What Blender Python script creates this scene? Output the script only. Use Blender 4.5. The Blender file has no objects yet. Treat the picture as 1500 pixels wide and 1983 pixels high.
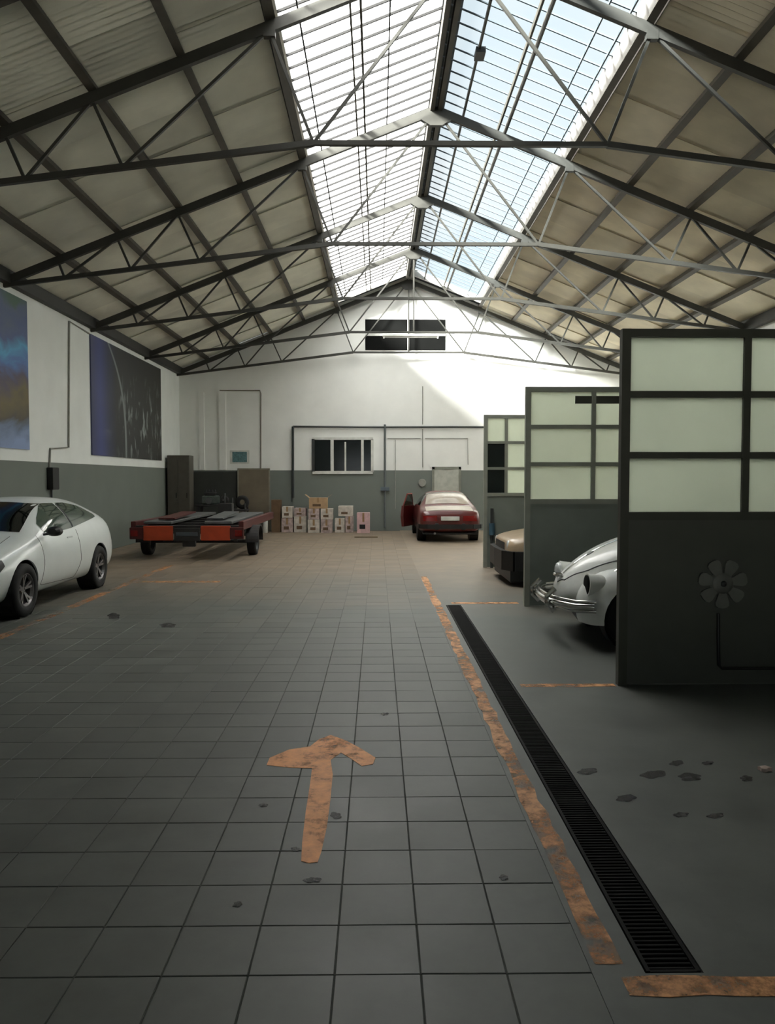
import bpy, bmesh, math, random
from mathutils import Vector, Matrix, Euler
from mathutils.bvhtree import BVHTree

# ------------------------------------------------------------------ camera, sky, sun, exposure
sc = bpy.context.scene
C = sc.collection
PI = math.pi
R = math.radians
CAM_H, FPX = 1.68, 1500.0
cd = bpy.data.cameras.new('camera')
cam = bpy.data.objects.new('camera', cd)
C.objects.link(cam)
cd.sensor_fit = 'HORIZONTAL'
cd.sensor_width = 36.0
cd.lens = 36.0 * FPX / 1500.0
cd.clip_start = 0.05
cam.location = (0, 0, CAM_H)
cam.rotation_euler = (R(90) - math.atan(65 / FPX), 0, -math.atan(20 / FPX))
sc.camera = cam

SUN_DIR = Vector((1.0, 0.85, -0.66)).normalized()      # from behind on the left, low enough to reach the far right
sd = bpy.data.lights.new('sun', 'SUN')
sd.energy = 82.0
sd.angle = R(16)
sd.color = (1.0, 0.98, 0.945)
sun = bpy.data.objects.new('sun', sd)
sun.rotation_euler = SUN_DIR.to_track_quat('-Z', 'Y').to_euler()
sun.location = (-20, -10, 25)
C.objects.link(sun)

w = bpy.data.worlds.new('sky')
sc.world = w
w.use_nodes = True
nt = w.node_tree
nt.nodes.clear()
o_ = nt.nodes.new('ShaderNodeOutputWorld')
bg = nt.nodes.new('ShaderNodeBackground')
tc = nt.nodes.new('ShaderNodeTexCoord')
nz = nt.nodes.new('ShaderNodeTexNoise')
nz.inputs['Scale'].default_value = 4.0
nz.inputs['Detail'].default_value = 6.0
rp = nt.nodes.new('ShaderNodeValToRGB')
rp.color_ramp.elements[0].position = 0.38
rp.color_ramp.elements[0].color = (0.72, 0.89, 1.0, 1)
rp.color_ramp.elements[1].position = 0.58
rp.color_ramp.elements[1].color = (0.98, 1.0, 1.0, 1)
nt.links.new(tc.outputs['Generated'], nz.inputs['Vector'])
nt.links.new(nz.outputs['Fac'], rp.inputs['Fac'])
nt.links.new(rp.outputs['Color'], bg.inputs['Color'])
bg.inputs['Strength'].default_value = 0.85
nt.links.new(bg.outputs['Background'], o_.inputs['Surface'])

sc.view_settings.view_transform = 'Standard'
sc.view_settings.look = 'None'
sc.view_settings.gamma = 1.0
sc.view_settings.use_curve_mapping = False
sc.view_settings.exposure = 0.2
sc.cycles.use_denoising = True
sc.cycles.max_bounces = 10
sc.cycles.diffuse_bounces = 5
sc.cycles.transparent_max_bounces = 12
sc.cycles.sample_clamp_indirect = 6.0
sc.cycles.caustics_reflective = False
sc.cycles.caustics_refractive = False

# ------------------------------------------------------------------ pixel -> place
bpy.context.view_layer.update()
CM = cam.rotation_euler.to_matrix()
def ray(px, py):
    return CM @ Vector(((px - 750) / FPX, -(py - 991.5) / FPX, -1.0))
def on_floor(px, py, z=0.0):
    d = ray(px, py); t = (z - CAM_H) / d.z
    return Vector((d.x * t, d.y * t, z))
def on_y(px, py, Y):
    d = ray(px, py); t = Y / d.y
    return Vector((d.x * t, Y, CAM_H + d.z * t))
def on_x(px, py, X):
    d = ray(px, py); t = X / d.x
    return Vector((X, d.y * t, CAM_H + d.z * t))
CMI = CM.transposed()
def project(p):
    q = CMI @ (Vector(p) - Vector((0, 0, CAM_H)))
    return (750 + FPX * q.x / -q.z, 991.5 - FPX * q.y / -q.z)

random.seed(7)

# ------------------------------------------------------------------ materials
def srgb(r, g, b):
    def f(c):
        c /= 255.0
        return c / 12.92 if c <= 0.04045 else ((c + 0.055) / 1.055) ** 2.4
    return (f(r), f(g), f(b), 1)
MATS = {}
def mat(name, col, rough=0.6, metal=0.0, var=0.12, scale=6.0, bump=0.0, spec=0.5, coat=0.0, rnd=0.0, island=False, detail=4.0):
    """principled with a little noise in the colour, optional per-object variation"""
    if name in MATS: return MATS[name]
    m = bpy.data.materials.new(name); m.use_nodes = True
    n = m.node_tree.nodes; l = m.node_tree.links
    b = n['Principled BSDF']
    b.inputs['Roughness'].default_value = rough
    b.inputs['Metallic'].default_value = metal
    b.inputs['Specular IOR Level'].default_value = spec
    b.inputs['Coat Weight'].default_value = coat
    b.inputs['Coat Roughness'].default_value = 0.08
    geo = n.new('ShaderNodeNewGeometry')
    nz = n.new('ShaderNodeTexNoise'); nz.inputs['Scale'].default_value = scale; nz.inputs['Detail'].default_value = detail
    l.new(geo.outputs['Position'], nz.inputs['Vector'])
    mr = n.new('ShaderNodeMapRange')
    mr.inputs['From Min'].default_value = 0.3; mr.inputs['From Max'].default_value = 0.7
    mr.inputs['To Min'].default_value = 1 - var; mr.inputs['To Max'].default_value = 1 + var
    l.new(nz.outputs['Fac'], mr.inputs['Value'])
    val = mr.outputs['Result']
    if rnd:
        if island:
            src = geo.outputs['Random Per Island']
        else:
            src = n.new('ShaderNodeObjectInfo').outputs['Random']
        m2 = n.new('ShaderNodeMapRange')
        m2.inputs['To Min'].default_value = 1 - rnd; m2.inputs['To Max'].default_value = 1 + rnd
        l.new(src, m2.inputs['Value'])
        mm = n.new('ShaderNodeMath'); mm.operation = 'MULTIPLY'
        l.new(val, mm.inputs[0]); l.new(m2.outputs['Result'], mm.inputs[1]); val = mm.outputs[0]
    mx = n.new('ShaderNodeVectorMath'); mx.operation = 'SCALE'
    mx.inputs[0].default_value = col[:3]
    l.new(val, mx.inputs['Scale'])
    l.new(mx.outputs['Vector'], b.inputs['Base Color'])
    if bump:
        bp = n.new('ShaderNodeBump'); bp.inputs['Strength'].default_value = bump; bp.inputs['Distance'].default_value = 0.02
        l.new(nz.outputs['Fac'], bp.inputs['Height']); l.new(bp.outputs['Normal'], b.inputs['Normal'])
    MATS[name] = m
    return m

def floor_mat(name, near, far, rnd=0.0, island=False, rough=0.5):
    """worn paving: cool grey near the entrance, brownish towards the back"""
    m = bpy.data.materials.new(name); m.use_nodes = True
    n = m.node_tree.nodes; l = m.node_tree.links
    b = n['Principled BSDF']; b.inputs['Specular IOR Level'].default_value = 0.4
    geo = n.new('ShaderNodeNewGeometry')
    sep = n.new('ShaderNodeSeparateXYZ'); l.new(geo.outputs['Position'], sep.inputs[0])
    nz = n.new('ShaderNodeTexNoise'); nz.inputs['Scale'].default_value = 0.45; nz.inputs['Detail'].default_value = 6
    l.new(geo.outputs['Position'], nz.inputs['Vector'])
    ad = n.new('ShaderNodeMath'); ad.operation = 'MULTIPLY_ADD'; ad.inputs[1].default_value = 7.0
    l.new(nz.outputs['Fac'], ad.inputs[0]); l.new(sep.outputs['Y'], ad.inputs[2])
    mr = n.new('ShaderNodeMapRange'); mr.inputs['From Min'].default_value = 12.5; mr.inputs['From Max'].default_value = 18.5
    l.new(ad.outputs[0], mr.inputs['Value'])
    mix = n.new('ShaderNodeMix'); mix.data_type = 'RGBA'
    mix.inputs['A'].default_value = near; mix.inputs['B'].default_value = far
    l.new(mr.outputs['Result'], mix.inputs['Factor'])
    # dirt: two scales of noise
    n2 = n.new('ShaderNodeTexNoise'); n2.inputs['Scale'].default_value = 2.2; n2.inputs['Detail'].default_value = 8; n2.inputs['Roughness'].default_value = 0.65
    l.new(geo.outputs['Position'], n2.inputs['Vector'])
    m3 = n.new('ShaderNodeMapRange'); m3.inputs['From Min'].default_value = 0.3; m3.inputs['From Max'].default_value = 0.7
    m3.inputs['To Min'].default_value = 0.72; m3.inputs['To Max'].default_value = 1.22
    l.new(n2.outputs['Fac'], m3.inputs['Value'])
    val = m3.outputs['Result']
    if rnd:
        src = geo.outputs['Random Per Island'] if island else n.new('ShaderNodeObjectInfo').outputs['Random']
        m2 = n.new('ShaderNodeMapRange'); m2.inputs['To Min'].default_value = 1 - rnd; m2.inputs['To Max'].default_value = 1 + rnd
        l.new(src, m2.inputs['Value'])
        mm = n.new('ShaderNodeMath'); mm.operation = 'MULTIPLY'
        l.new(val, mm.inputs[0]); l.new(m2.outputs['Result'], mm.inputs[1]); val = mm.outputs[0]
    sc_ = n.new('ShaderNodeVectorMath'); sc_.operation = 'SCALE'
    l.new(mix.outputs['Result'], sc_.inputs[0]); l.new(val, sc_.inputs['Scale'])
    l.new(sc_.outputs['Vector'], b.inputs['Base Color'])
    mr4 = n.new('ShaderNodeMapRange'); mr4.inputs['To Min'].default_value = rough - 0.12; mr4.inputs['To Max'].default_value = rough + 0.15
    l.new(n2.outputs['Fac'], mr4.inputs['Value']); l.new(mr4.outputs['Result'], b.inputs['Roughness'])
    bp = n.new('ShaderNodeBump'); bp.inputs['Strength'].default_value = 0.12; bp.inputs['Distance'].default_value = 0.01
    l.new(n2.outputs['Fac'], bp.inputs['Height']); l.new(bp.outputs['Normal'], b.inputs['Normal'])
    MATS[name] = m
    return m

def wall_mat(name, white, dado, h):
    m = bpy.data.materials.new(name); m.use_nodes = True
    n = m.node_tree.nodes; l = m.node_tree.links
    b = n['Principled BSDF']; b.inputs['Roughness'].default_value = 0.7; b.inputs['Specular IOR Level'].default_value = 0.25
    geo = n.new('ShaderNodeNewGeometry'); sep = n.new('ShaderNodeSeparateXYZ'); l.new(geo.outputs['Position'], sep.inputs[0])
    gt = n.new('ShaderNodeMath'); gt.operation = 'GREATER_THAN'; gt.inputs[1].default_value = h
    l.new(sep.outputs['Z'], gt.inputs[0])
    mix = n.new('ShaderNodeMix'); mix.data_type = 'RGBA'; mix.inputs['A'].default_value = dado; mix.inputs['B'].default_value = white
    l.new(gt.outputs[0], mix.inputs['Factor'])
    nz = n.new('ShaderNodeTexNoise'); nz.inputs['Scale'].default_value = 1.6; nz.inputs['Detail'].default_value = 6
    l.new(geo.outputs['Position'], nz.inputs['Vector'])
    mr = n.new('ShaderNodeMapRange'); mr.inputs['To Min'].default_value = 0.9; mr.inputs['To Max'].default_value = 1.08
    l.new(nz.outputs['Fac'], mr.inputs['Value'])
    s = n.new('ShaderNodeVectorMath'); s.operation = 'SCALE'
    l.new(mix.outputs['Result'], s.inputs[0]); l.new(mr.outputs['Result'], s.inputs['Scale']); l.new(s.outputs['Vector'], b.inputs['Base Color'])
    MATS[name] = m
    return m

def paint_mat(name, col, wear=0.45, scale=9.0, soft=0.12):
    """road paint, worn through in patches to what lies below"""
    m = bpy.data.materials.new(name); m.use_nodes = True
    n = m.node_tree.nodes; l = m.node_tree.links
    b = n['Principled BSDF']; b.inputs['Roughness'].default_value = 0.6
    geo = n.new('ShaderNodeNewGeometry')
    nz = n.new('ShaderNodeTexNoise'); nz.inputs['Scale'].default_value = scale; nz.inputs['Detail'].default_value = 8; nz.inputs['Roughness'].default_value = 0.7
    l.new(geo.outputs['Position'], nz.inputs['Vector'])
    n2 = n.new('ShaderNodeTexNoise'); n2.inputs['Scale'].default_value = 1.1; n2.inputs['Detail'].default_value = 2
    l.new(geo.outputs['Position'], n2.inputs['Vector'])
    ad = n.new('ShaderNodeMath'); ad.operation = 'MULTIPLY_ADD'; ad.inputs[1].default_value = 0.6
    l.new(n2.outputs['Fac'], ad.inputs[0]); l.new(nz.outputs['Fac'], ad.inputs[2])
    mr = n.new('ShaderNodeMapRange'); mr.inputs['From Min'].default_value = wear + 0.3 - soft; mr.inputs['From Max'].default_value = wear + 0.3 + soft
    l.new(ad.outputs[0], mr.inputs['Value'])
    cm = n.new('ShaderNodeMapRange'); cm.inputs['From Min'].default_value = 0.3; cm.inputs['From Max'].default_value = 0.7; cm.inputs['To Min'].default_value = 0.7; cm.inputs['To Max'].default_value = 1.2
    l.new(nz.outputs['Fac'], cm.inputs['Value'])
    s = n.new('ShaderNodeVectorMath'); s.operation = 'SCALE'; s.inputs[0].default_value = col[:3]
    l.new(cm.outputs['Result'], s.inputs['Scale']); l.new(s.outputs['Vector'], b.inputs['Base Color'])
    tr = n.new('ShaderNodeBsdfTransparent')
    mx = n.new('ShaderNodeMixShader')
    l.new(mr.outputs['Result'], mx.inputs[0]); l.new(tr.outputs[0], mx.inputs[1]); l.new(b.outputs[0], mx.inputs[2])
    l.new(mx.outputs[0], n['Material Output'].inputs['Surface'])
    MATS[name] = m
    return m

def glass_mat(name, tint, diffuse_col, diff=0.3, gloss=0.06, rough=0.05):
    """pane: part clear, part milky (translucent), with a faint reflection"""
    m = bpy.data.materials.new(name); m.use_nodes = True
    n = m.node_tree.nodes; l = m.node_tree.links
    n.remove(n['Principled BSDF'])
    tr = n.new('ShaderNodeBsdfTransparent'); tr.inputs['Color'].default_value = tint
    tl = n.new('ShaderNodeBsdfTranslucent')
    gl = n.new('ShaderNodeBsdfGlossy'); gl.inputs['Roughness'].default_value = rough
    geo = n.new('ShaderNodeNewGeometry'); nz = n.new('ShaderNodeTexNoise'); nz.inputs['Scale'].default_value = 1.4; nz.inputs['Detail'].default_value = 4
    l.new(geo.outputs['Position'], nz.inputs['Vector'])
    mr = n.new('ShaderNodeMapRange'); mr.inputs['To Min'].default_value = 0.85; mr.inputs['To Max'].default_value = 1.1
    l.new(nz.outputs['Fac'], mr.inputs['Value'])
    s = n.new('ShaderNodeVectorMath'); s.operation = 'SCALE'; s.inputs[0].default_value = diffuse_col[:3]
    l.new(mr.outputs['Result'], s.inputs['Scale']); l.new(s.outputs['Vector'], tl.inputs['Color'])
    m1 = n.new('ShaderNodeMixShader'); m1.inputs[0].default_value = diff
    l.new(tr.outputs[0], m1.inputs[1]); l.new(tl.outputs[0], m1.inputs[2])
    m2 = n.new('ShaderNodeMixShader'); m2.inputs[0].default_value = gloss
    l.new(m1.outputs[0], m2.inputs[1]); l.new(gl.outputs[0], m2.inputs[2])
    l.new(m2.outputs[0], n['Material Output'].inputs['Surface'])
    MATS[name] = m
    return m

M_FLOOR_T = floor_mat('floor_tile', srgb(86, 89, 84), srgb(126, 112, 96), rnd=0.10)
M_FLOOR_TI = floor_mat('floor_tile_far', srgb(86, 89, 84), srgb(126, 112, 96), rnd=0.10, island=True)
M_FLOOR_C = floor_mat('floor_concrete', srgb(92, 95, 91), srgb(136, 122, 106))
M_GROUT = mat('grout', srgb(78, 81, 76), 0.9, var=0.2)
M_WALL = wall_mat('wall_paint', srgb(236, 237, 233), srgb(116, 122, 116), 1.94)
M_WALL_L = wall_mat('wall_paint_left', srgb(236, 239, 236), srgb(116, 122, 116), 1.99)
M_ROOF_L = mat('fibre_cement_left', srgb(226, 225, 212), 0.85, var=0.12, scale=1.3, rnd=0.10)
M_ROOF_R = mat('fibre_cement_right', srgb(226, 218, 198), 0.85, var=0.14, scale=1.3, rnd=0.12)
M_DECK = mat('light_stop_deck', srgb(60, 60, 55), 0.9)
M_STEEL = mat('truss_steel', srgb(50, 50, 45), 0.6, var=0.15)
M_PURLIN = mat('purlin_steel', srgb(66, 62, 53), 0.65, var=0.15)
M_EAVE = mat('eave_beam', srgb(40, 40, 36), 0.6)
M_BAR = mat('glazing_bar', srgb(74, 82, 86), 0.7, spec=0.2)
M_BAR_D = mat('glazing_bar_dark', srgb(36, 36, 36), 0.6, spec=0.2)
M_FLASH = mat('skylight_flashing', srgb(214, 210, 204), 0.6)
M_GLASS_L = glass_mat('skylight_milky', (0.95, 0.97, 0.95, 1), (0.92, 0.92, 0.9), diff=0.5)
M_GLASS_R = glass_mat('skylight_clear', (0.86, 0.92, 0.95, 1), (0.8, 0.85, 0.86), diff=0.03, gloss=0.03)
M_FROST = glass_mat('frosted_pane', (0.8, 0.85, 0.78, 1), (0.86, 0.9, 0.8), diff=0.93, gloss=0.08, rough=0.25)
M_DARKPANE = mat('dark_pane', srgb(20, 26, 27), 0.12, var=0.1, spec=0.5)
M_BLACK = mat('black_void', srgb(12, 13, 12), 0.8, spec=0.1)
M_WHITEFRAME = mat('white_frame', srgb(205, 206, 200), 0.5)
M_PART_D = mat('partition_paint_shaded', srgb(74, 77, 70), 0.5, var=0.08, scale=3)  # same paint as the other partitions, near one's shade put into the colour
M_FRAME_D = mat('partition_frame_shaded', srgb(60, 62, 53), 0.5, var=0.08)  # frame colour darkened likewise for the shade on the near partition
M_PART_G = mat('partition_paint_lit', srgb(118, 126, 120), 0.5, var=0.08, scale=3)  # lit copy of the partition paint, for the two farther screens
M_FRAME_G = mat('partition_frame_lit', srgb(140, 144, 134), 0.5, var=0.08)
M_ORANGE = paint_mat('orange_line_paint', srgb(204, 146, 94), wear=0.47)
M_ORANGE_F = paint_mat('orange_line_faded', srgb(196, 140, 92), wear=0.56)
M_IRON = mat('drain_iron', srgb(15, 15, 14), 0.7, spec=0.15)
M_CONDUIT = mat('conduit_grey', srgb(140, 140, 132), 0.5)
M_PIPE = mat('pipe_dark', srgb(46, 50, 50), 0.45)
M_CARWHITE = mat('car_white', srgb(226, 232, 230), 0.35, var=0.02, coat=0.6)
M_RUBBER = mat('tyre_rubber', srgb(20, 20, 20), 0.8)
M_RIM = mat('rim_silver', srgb(118, 116, 116), 0.35, metal=0.7)
M_CARGLASS = mat('car_glass', srgb(14, 18, 18), 0.06, spec=0.7, var=0.0)
M_CHROME = mat('chrome', srgb(200, 200, 196), 0.18, metal=1.0, var=0.03)
M_TRIM = mat('black_trim', srgb(18, 18, 18), 0.5)
M_LAMP = mat('lamp_glass', srgb(200, 205, 205), 0.1, spec=0.8, var=0.02)

# ------------------------------------------------------------------ mesh builder
class MB:
    def __init__(self): self.v = []; self.f = []
    def add(self, vs, fs):
        k = len(self.v); self.v += [Vector(p) for p in vs]; self.f += [[i + k for i in f] for f in fs]; return self
    def box(self, a, b):
        x0, x1 = sorted((a[0], b[0])); y0, y1 = sorted((a[1], b[1])); z0, z1 = sorted((a[2], b[2]))
        vs = [(x, y, z) for z in (z0, z1) for x, y in ((x0, y0), (x1, y0), (x1, y1), (x0, y1))]
        return self.add(vs, [[3, 2, 1, 0], [4, 5, 6, 7], [0, 1, 5, 4], [1, 2, 6, 5], [2, 3, 7, 6], [3, 0, 4, 7]])
    def cbox(self, a, b, c=0.01):
        """box with chamfered top edges"""
        x0, x1 = sorted((a[0], b[0])); y0, y1 = sorted((a[1], b[1])); z0, z1 = sorted((a[2], b[2]))
        vs = []
        for z, d in ((z0, c), (z0 + c, 0), (z1 - c, 0), (z1, c)):
            vs += [(x0 + d, y0 + d, z), (x1 - d, y0 + d, z), (x1 - d, y1 - d, z), (x0 + d, y1 - d, z)]
        fs = [[3, 2, 1, 0], [12, 13, 14, 15]]
        for k in range(3):
            for i in range(4):
                j = (i + 1) % 4; fs.append([k * 4 + i, k * 4 + j, k * 4 + 4 + j, k * 4 + 4 + i])
        return self.add(vs, fs)
    def beam(self, p, q, w, h, up=(0, 0, 1)):
        """rectangular bar from p to q, w across, h along up"""
        p, q = Vector(p), Vector(q); d = (q - p).normalized(); u = Vector(up)
        s = d.cross(u)
        if s.length < 1e-5: s = d.cross(Vector((0, 1, 0)))
        s.normalize(); u = s.cross(d).normalized()
        vs = []
        for e in (p, q):
            for a, b in ((-1, -1), (1, -1), (1, 1), (-1, 1)): vs.append(e + s * (a * w / 2) + u * (b * h / 2))
        return self.add(vs, [[3, 2, 1, 0], [4, 5, 6, 7], [0, 1, 5, 4], [1, 2, 6, 5], [2, 3, 7, 6], [3, 0, 4, 7]])
    def tube(self, pts, r, n=8, cap=True):
        pts = [Vector(p) for p in pts]; k0 = len(self.v); prev = None
        for i, p in enumerate(pts):
            d = (pts[min(i + 1, len(pts) - 1)] - pts[max(i - 1, 0)]).normalized()
            if prev is None:
                a = Vector((0, 0, 1)) if abs(d.z) < 0.9 else Vector((1, 0, 0))
                s = d.cross(a).normalized()
            else:
                s = (prev - d * prev.dot(d)).normalized()
            prev = s; u = d.cross(s)
            rr = r[i] if isinstance(r, (list, tuple)) else r
            for k in range(n):
                a = 2 * PI * k / n; self.v.append(p + s * (rr * math.cos(a)) + u * (rr * math.sin(a)))
        for i in range(len(pts) - 1):
            for k in range(n):
                a = k0 + i * n + k; b = k0 + i * n + (k + 1) % n
                self.f.append([a, b, b + n, a + n])
        if cap:
            self.f.append([k0 + k for k in reversed(range(n))]); e = k0 + (len(pts) - 1) * n
            self.f.append([e + k for k in range(n)])
        return self
    def lathe(self, prof, n=24, axis='y', c=(0, 0, 0), arc=(0, 2 * PI)):
        """prof: (radius, offset along axis)"""
        k0 = len(self.v); m = len(prof); full = abs(arc[1] - arc[0] - 2 * PI) < 1e-6
        cnt = n if full else n + 1
        for i in range(cnt):
            a = arc[0] + (arc[1] - arc[0]) * i / n; ca, sa = math.cos(a), math.sin(a)
            for r, h in prof:
                p = {'y': (r * ca, h, r * sa), 'x': (h, r * ca, r * sa), 'z': (r * ca, r * sa, h)}[axis]
                self.v.append(Vector(p) + Vector(c))
        for i in range(n):
            j = (i + 1) % cnt
            for k in range(m - 1):
                a, b = k0 + i * m + k, k0 + j * m + k
                self.f.append([a, b, b + 1, a + 1])
        return self
    def prism(self, poly, z0, z1):
        n = len(poly)
        vs = [(x, y, z0) for x, y in poly] + [(x, y, z1) for x, y in poly]
        return self.add(vs, [list(reversed(range(n))), list(range(n, 2 * n))] + [[i, (i + 1) % n, n + (i + 1) % n, n + i] for i in range(n)])
    def mesh(self, name, m, smooth=False):
        me = bpy.data.meshes.new(name); me.from_pydata([tuple(p) for p in self.v], [], self.f); me.materials.append(m)
        if smooth: me.polygons.foreach_set('use_smooth', [True] * len(me.polygons))
        me.update(); return me
    def build(self, name, m, parent=None, smooth=False, world=True):
        off = Vector((0, 0, 0)); q = parent
        while world and q is not None: off += q.location; q = q.parent
        if off.length: self.v = [p - off for p in self.v]
        o = bpy.data.objects.new(name, self.mesh(name, m, smooth)); C.objects.link(o); o.parent = parent
        return o
def autosmooth(o, ang=40):
    me = o.data
    me.polygons.foreach_set('use_smooth', [True] * len(me.polygons))
    bm = bmesh.new(); bm.from_mesh(me)
    for e in bm.edges:
        if len(e.link_faces) == 2 and e.calc_face_angle(0) > R(ang): e.smooth = False
    bm.to_mesh(me); bm.free(); return o
def fixnormals(o):
    bm = bmesh.new(); bm.from_mesh(o.data); bmesh.ops.recalc_face_normals(bm, faces=bm.faces); bm.to_mesh(o.data); bm.free(); return o
def tag(o, label=None, cat=None, group=None, kind=None):
    if label: o['label'] = label
    if cat: o['category'] = cat
    if group: o['group'] = group
    if kind: o['kind'] = kind
    return o
def thing(name, label, cat, loc=(0, 0, 0), rz=0.0, group=None):
    o = bpy.data.objects.new(name, None); C.objects.link(o); o.location = loc; o.rotation_euler = (0, 0, rz)
    o.empty_display_size = 0.2
    return tag(o, label, cat, group)
def inst(name, me, parent, loc, rot=(0, 0, 0), scale=(1, 1, 1)):
    o = bpy.data.objects.new(name, me); C.objects.link(o); o.parent = parent; o.location = loc; o.rotation_euler = rot; o.scale = scale
    return o

# ------------------------------------------------------------------ the hall: main measures
XL, XR_, YB, YF = -6.33, 8.33, 25.0, -4.0
XM, ZM, ZE = 1.0, 7.98, 5.08
SL = (ZM - ZE) / (XM - XL)
def zroof(x): return ZM - SL * abs(x - XM)
SKL, SKR = -1.27, 3.27           # skylight edges
SY0, SY1 = 7.6, 24.3             # skylight start and end
OR_X = 0.80                      # orange line
DX0, DX1, DY0, DY1 = 0.93, 1.09, 2.57, 10.2   # drain

# ------------------------------------------------------------------ floor
fl = MB()
fl.box((XL - 0.2, YF, -0.25), (OR_X - 0.075, YB + 0.2, -0.0045))
floor = fl.build('floor', M_GROUT); tag(floor, 'grey tiled workshop floor turning brownish towards the back', kind='structure')
sl = MB()
sl.box((OR_X - 0.07, YF, -0.25), (DX0 - 0.02, YB, 0))
sl.box((DX1 + 0.02, YF, -0.25), (XR_ + 0.2, YB, 0))
sl.box((DX0 - 0.02, YF, -0.25), (DX1 + 0.02, DY0 - 0.02, 0))
sl.box((DX0 - 0.02, DY1 + 0.02, -0.25), (DX1 + 0.02, YB, 0))
sl.box((DX0 - 0.02, DY0 - 0.02, -0.25), (DX1 + 0.02, DY1 + 0.02, -0.12))
tag(sl.build('concrete_slab', M_FLOOR_C, floor), 'smooth concrete strip beside the drain and bays')
T = 0.2925; G = 0.0034
tile = MB().cbox((-T / 2 + G / 2, -T / 2 + G / 2, -0.012), (T / 2 - G / 2, T / 2 - G / 2, 0.0), 0.0025)
tile_me = tile.mesh('tile', M_FLOOR_T)
cells = []
ix = -1
x = -0.147 + T / 2
xs = []
k = 0
while True:
    xx = 0.147 + T * (2 - k) - T / 2 - T * 0.0
    k += 1
    if xx + T / 2 > OR_X - 0.06: continue
    if xx - T / 2 < XL: break
    xs.append(xx)
y = 2.556 + T / 2 - 4 * T
while y + T / 2 < YB:
    for xx in xs:
        cs = [project((xx + a * T / 2, y + b * T / 2, 0)) for a, b in ((-1, -1), (1, -1), (1, 1), (-1, 1))] if y > 1.0 else None
        area = -1
        if cs:
            cx = sum(c[0] for c in cs) / 4; cy = sum(c[1] for c in cs) / 4
            if -60 < cx < 1560 and 0 < cy < 2050:
                area = abs(sum(cs[i][0] * cs[(i + 1) % 4][1] - cs[(i + 1) % 4][0] * cs[i][1] for i in range(4))) / 2
        cells.append((area, xx, y))
    y += T
cells.sort(reverse=True)
rest = MB()
for i, (a, xx, yy) in enumerate(cells):
    if i < 300 and a > 0:
        inst('tile', tile_me, floor, (xx, yy, random.uniform(-0.0006, 0.0006)), (random.uniform(-1, 1) * 0.0035, random.uniform(-1, 1) * 0.0035, random.uniform(-1, 1) * 0.004))
    else:
        h = random.uniform(-0.001, 0.0006)
        rest.box((xx - T / 2 + G / 2, yy - T / 2 + G / 2, -0.012), (xx + T / 2 - G / 2, yy + T / 2 - G / 2, h))
tag(rest.build('far_tiles', M_FLOOR_TI, floor), 'many small grey floor tiles further off', kind='stuff')

# painted marks (thin coats on the floor)
def coat(name, pts, m, label, z=0.0025, parent=floor):
    o = MB().prism([(p[0], p[1]) for p in pts], z - 0.0015, z).build(name, m, parent)
    fixnormals(o); tag(o, label); return o
def strip(x0, x1, y0, y1, n=30, j=0.008, along='y'):
    a, b = [], []
    for i in range(n + 1):
        t = i / n
        if along == 'y':
            yy = y0 + (y1 - y0) * t
            a.append((x0 + random.uniform(-j, j), yy)); b.append((x1 + random.uniform(-j, j), yy))
        else:
            xx = x0 + (x1 - x0) * t
            a.append((xx, y0 + random.uniform(-j, j))); b.append((xx, y1 + random.uniform(-j, j)))
    return a + list(reversed(b))
coat('paint_line', strip(OR_X - 0.05, OR_X + 0.048, 2.6, 13.2, 70, 0.012), M_ORANGE, 'long worn orange line beside the drain')
coat('paint_line', strip(OR_X + 0.02, 2.6, 2.43, 2.53, 14, along='x'), M_ORANGE, 'worn orange cross line at the near end of the drain')
coat('paint_line', strip(1.16, 1.93, 6.16, 6.25, 8, along='x'), M_ORANGE, 'orange line from near partition to drain')
coat('paint_line', strip(1.0, 1.9, 10.3, 10.43, 8, along='x'), M_ORANGE, 'orange line from middle partition past the drain end')
coat('paint_line', strip(-4.06, -3.93, 5.5, 15.0, 40), M_ORANGE_F, 'faded orange parking line beside the white hatchback')
coat('paint_line', strip(-3.9, -2.55, 12.5, 12.68, 10, along='x'), M_ORANGE_F, 'faded orange cross line in front of the trailer')
arrow_px = [(583, 1668), (585, 1630), (592, 1570), (600, 1520), (604, 1488), (560, 1487), (516, 1482), (522, 1468), (560, 1452), (600, 1446),
            (618, 1432), (640, 1424), (668, 1434), (695, 1448), (727, 1468), (722, 1480), (700, 1484), (680, 1470), (660, 1458), (640, 1472),
            (644, 1500), (640, 1545), (633, 1600), (622, 1650), (615, 1670), (598, 1672)]
coat('paint_arrow', [on_floor(*p) for p in arrow_px], paint_mat('orange_arrow_paint', srgb(226, 152, 88), wear=0.36), 'worn orange arrow pointing to the back of the hall')
M_OIL = paint_mat('oil_stain_mat', srgb(40, 38, 36), wear=0.42, scale=22, soft=0.25)
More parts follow.
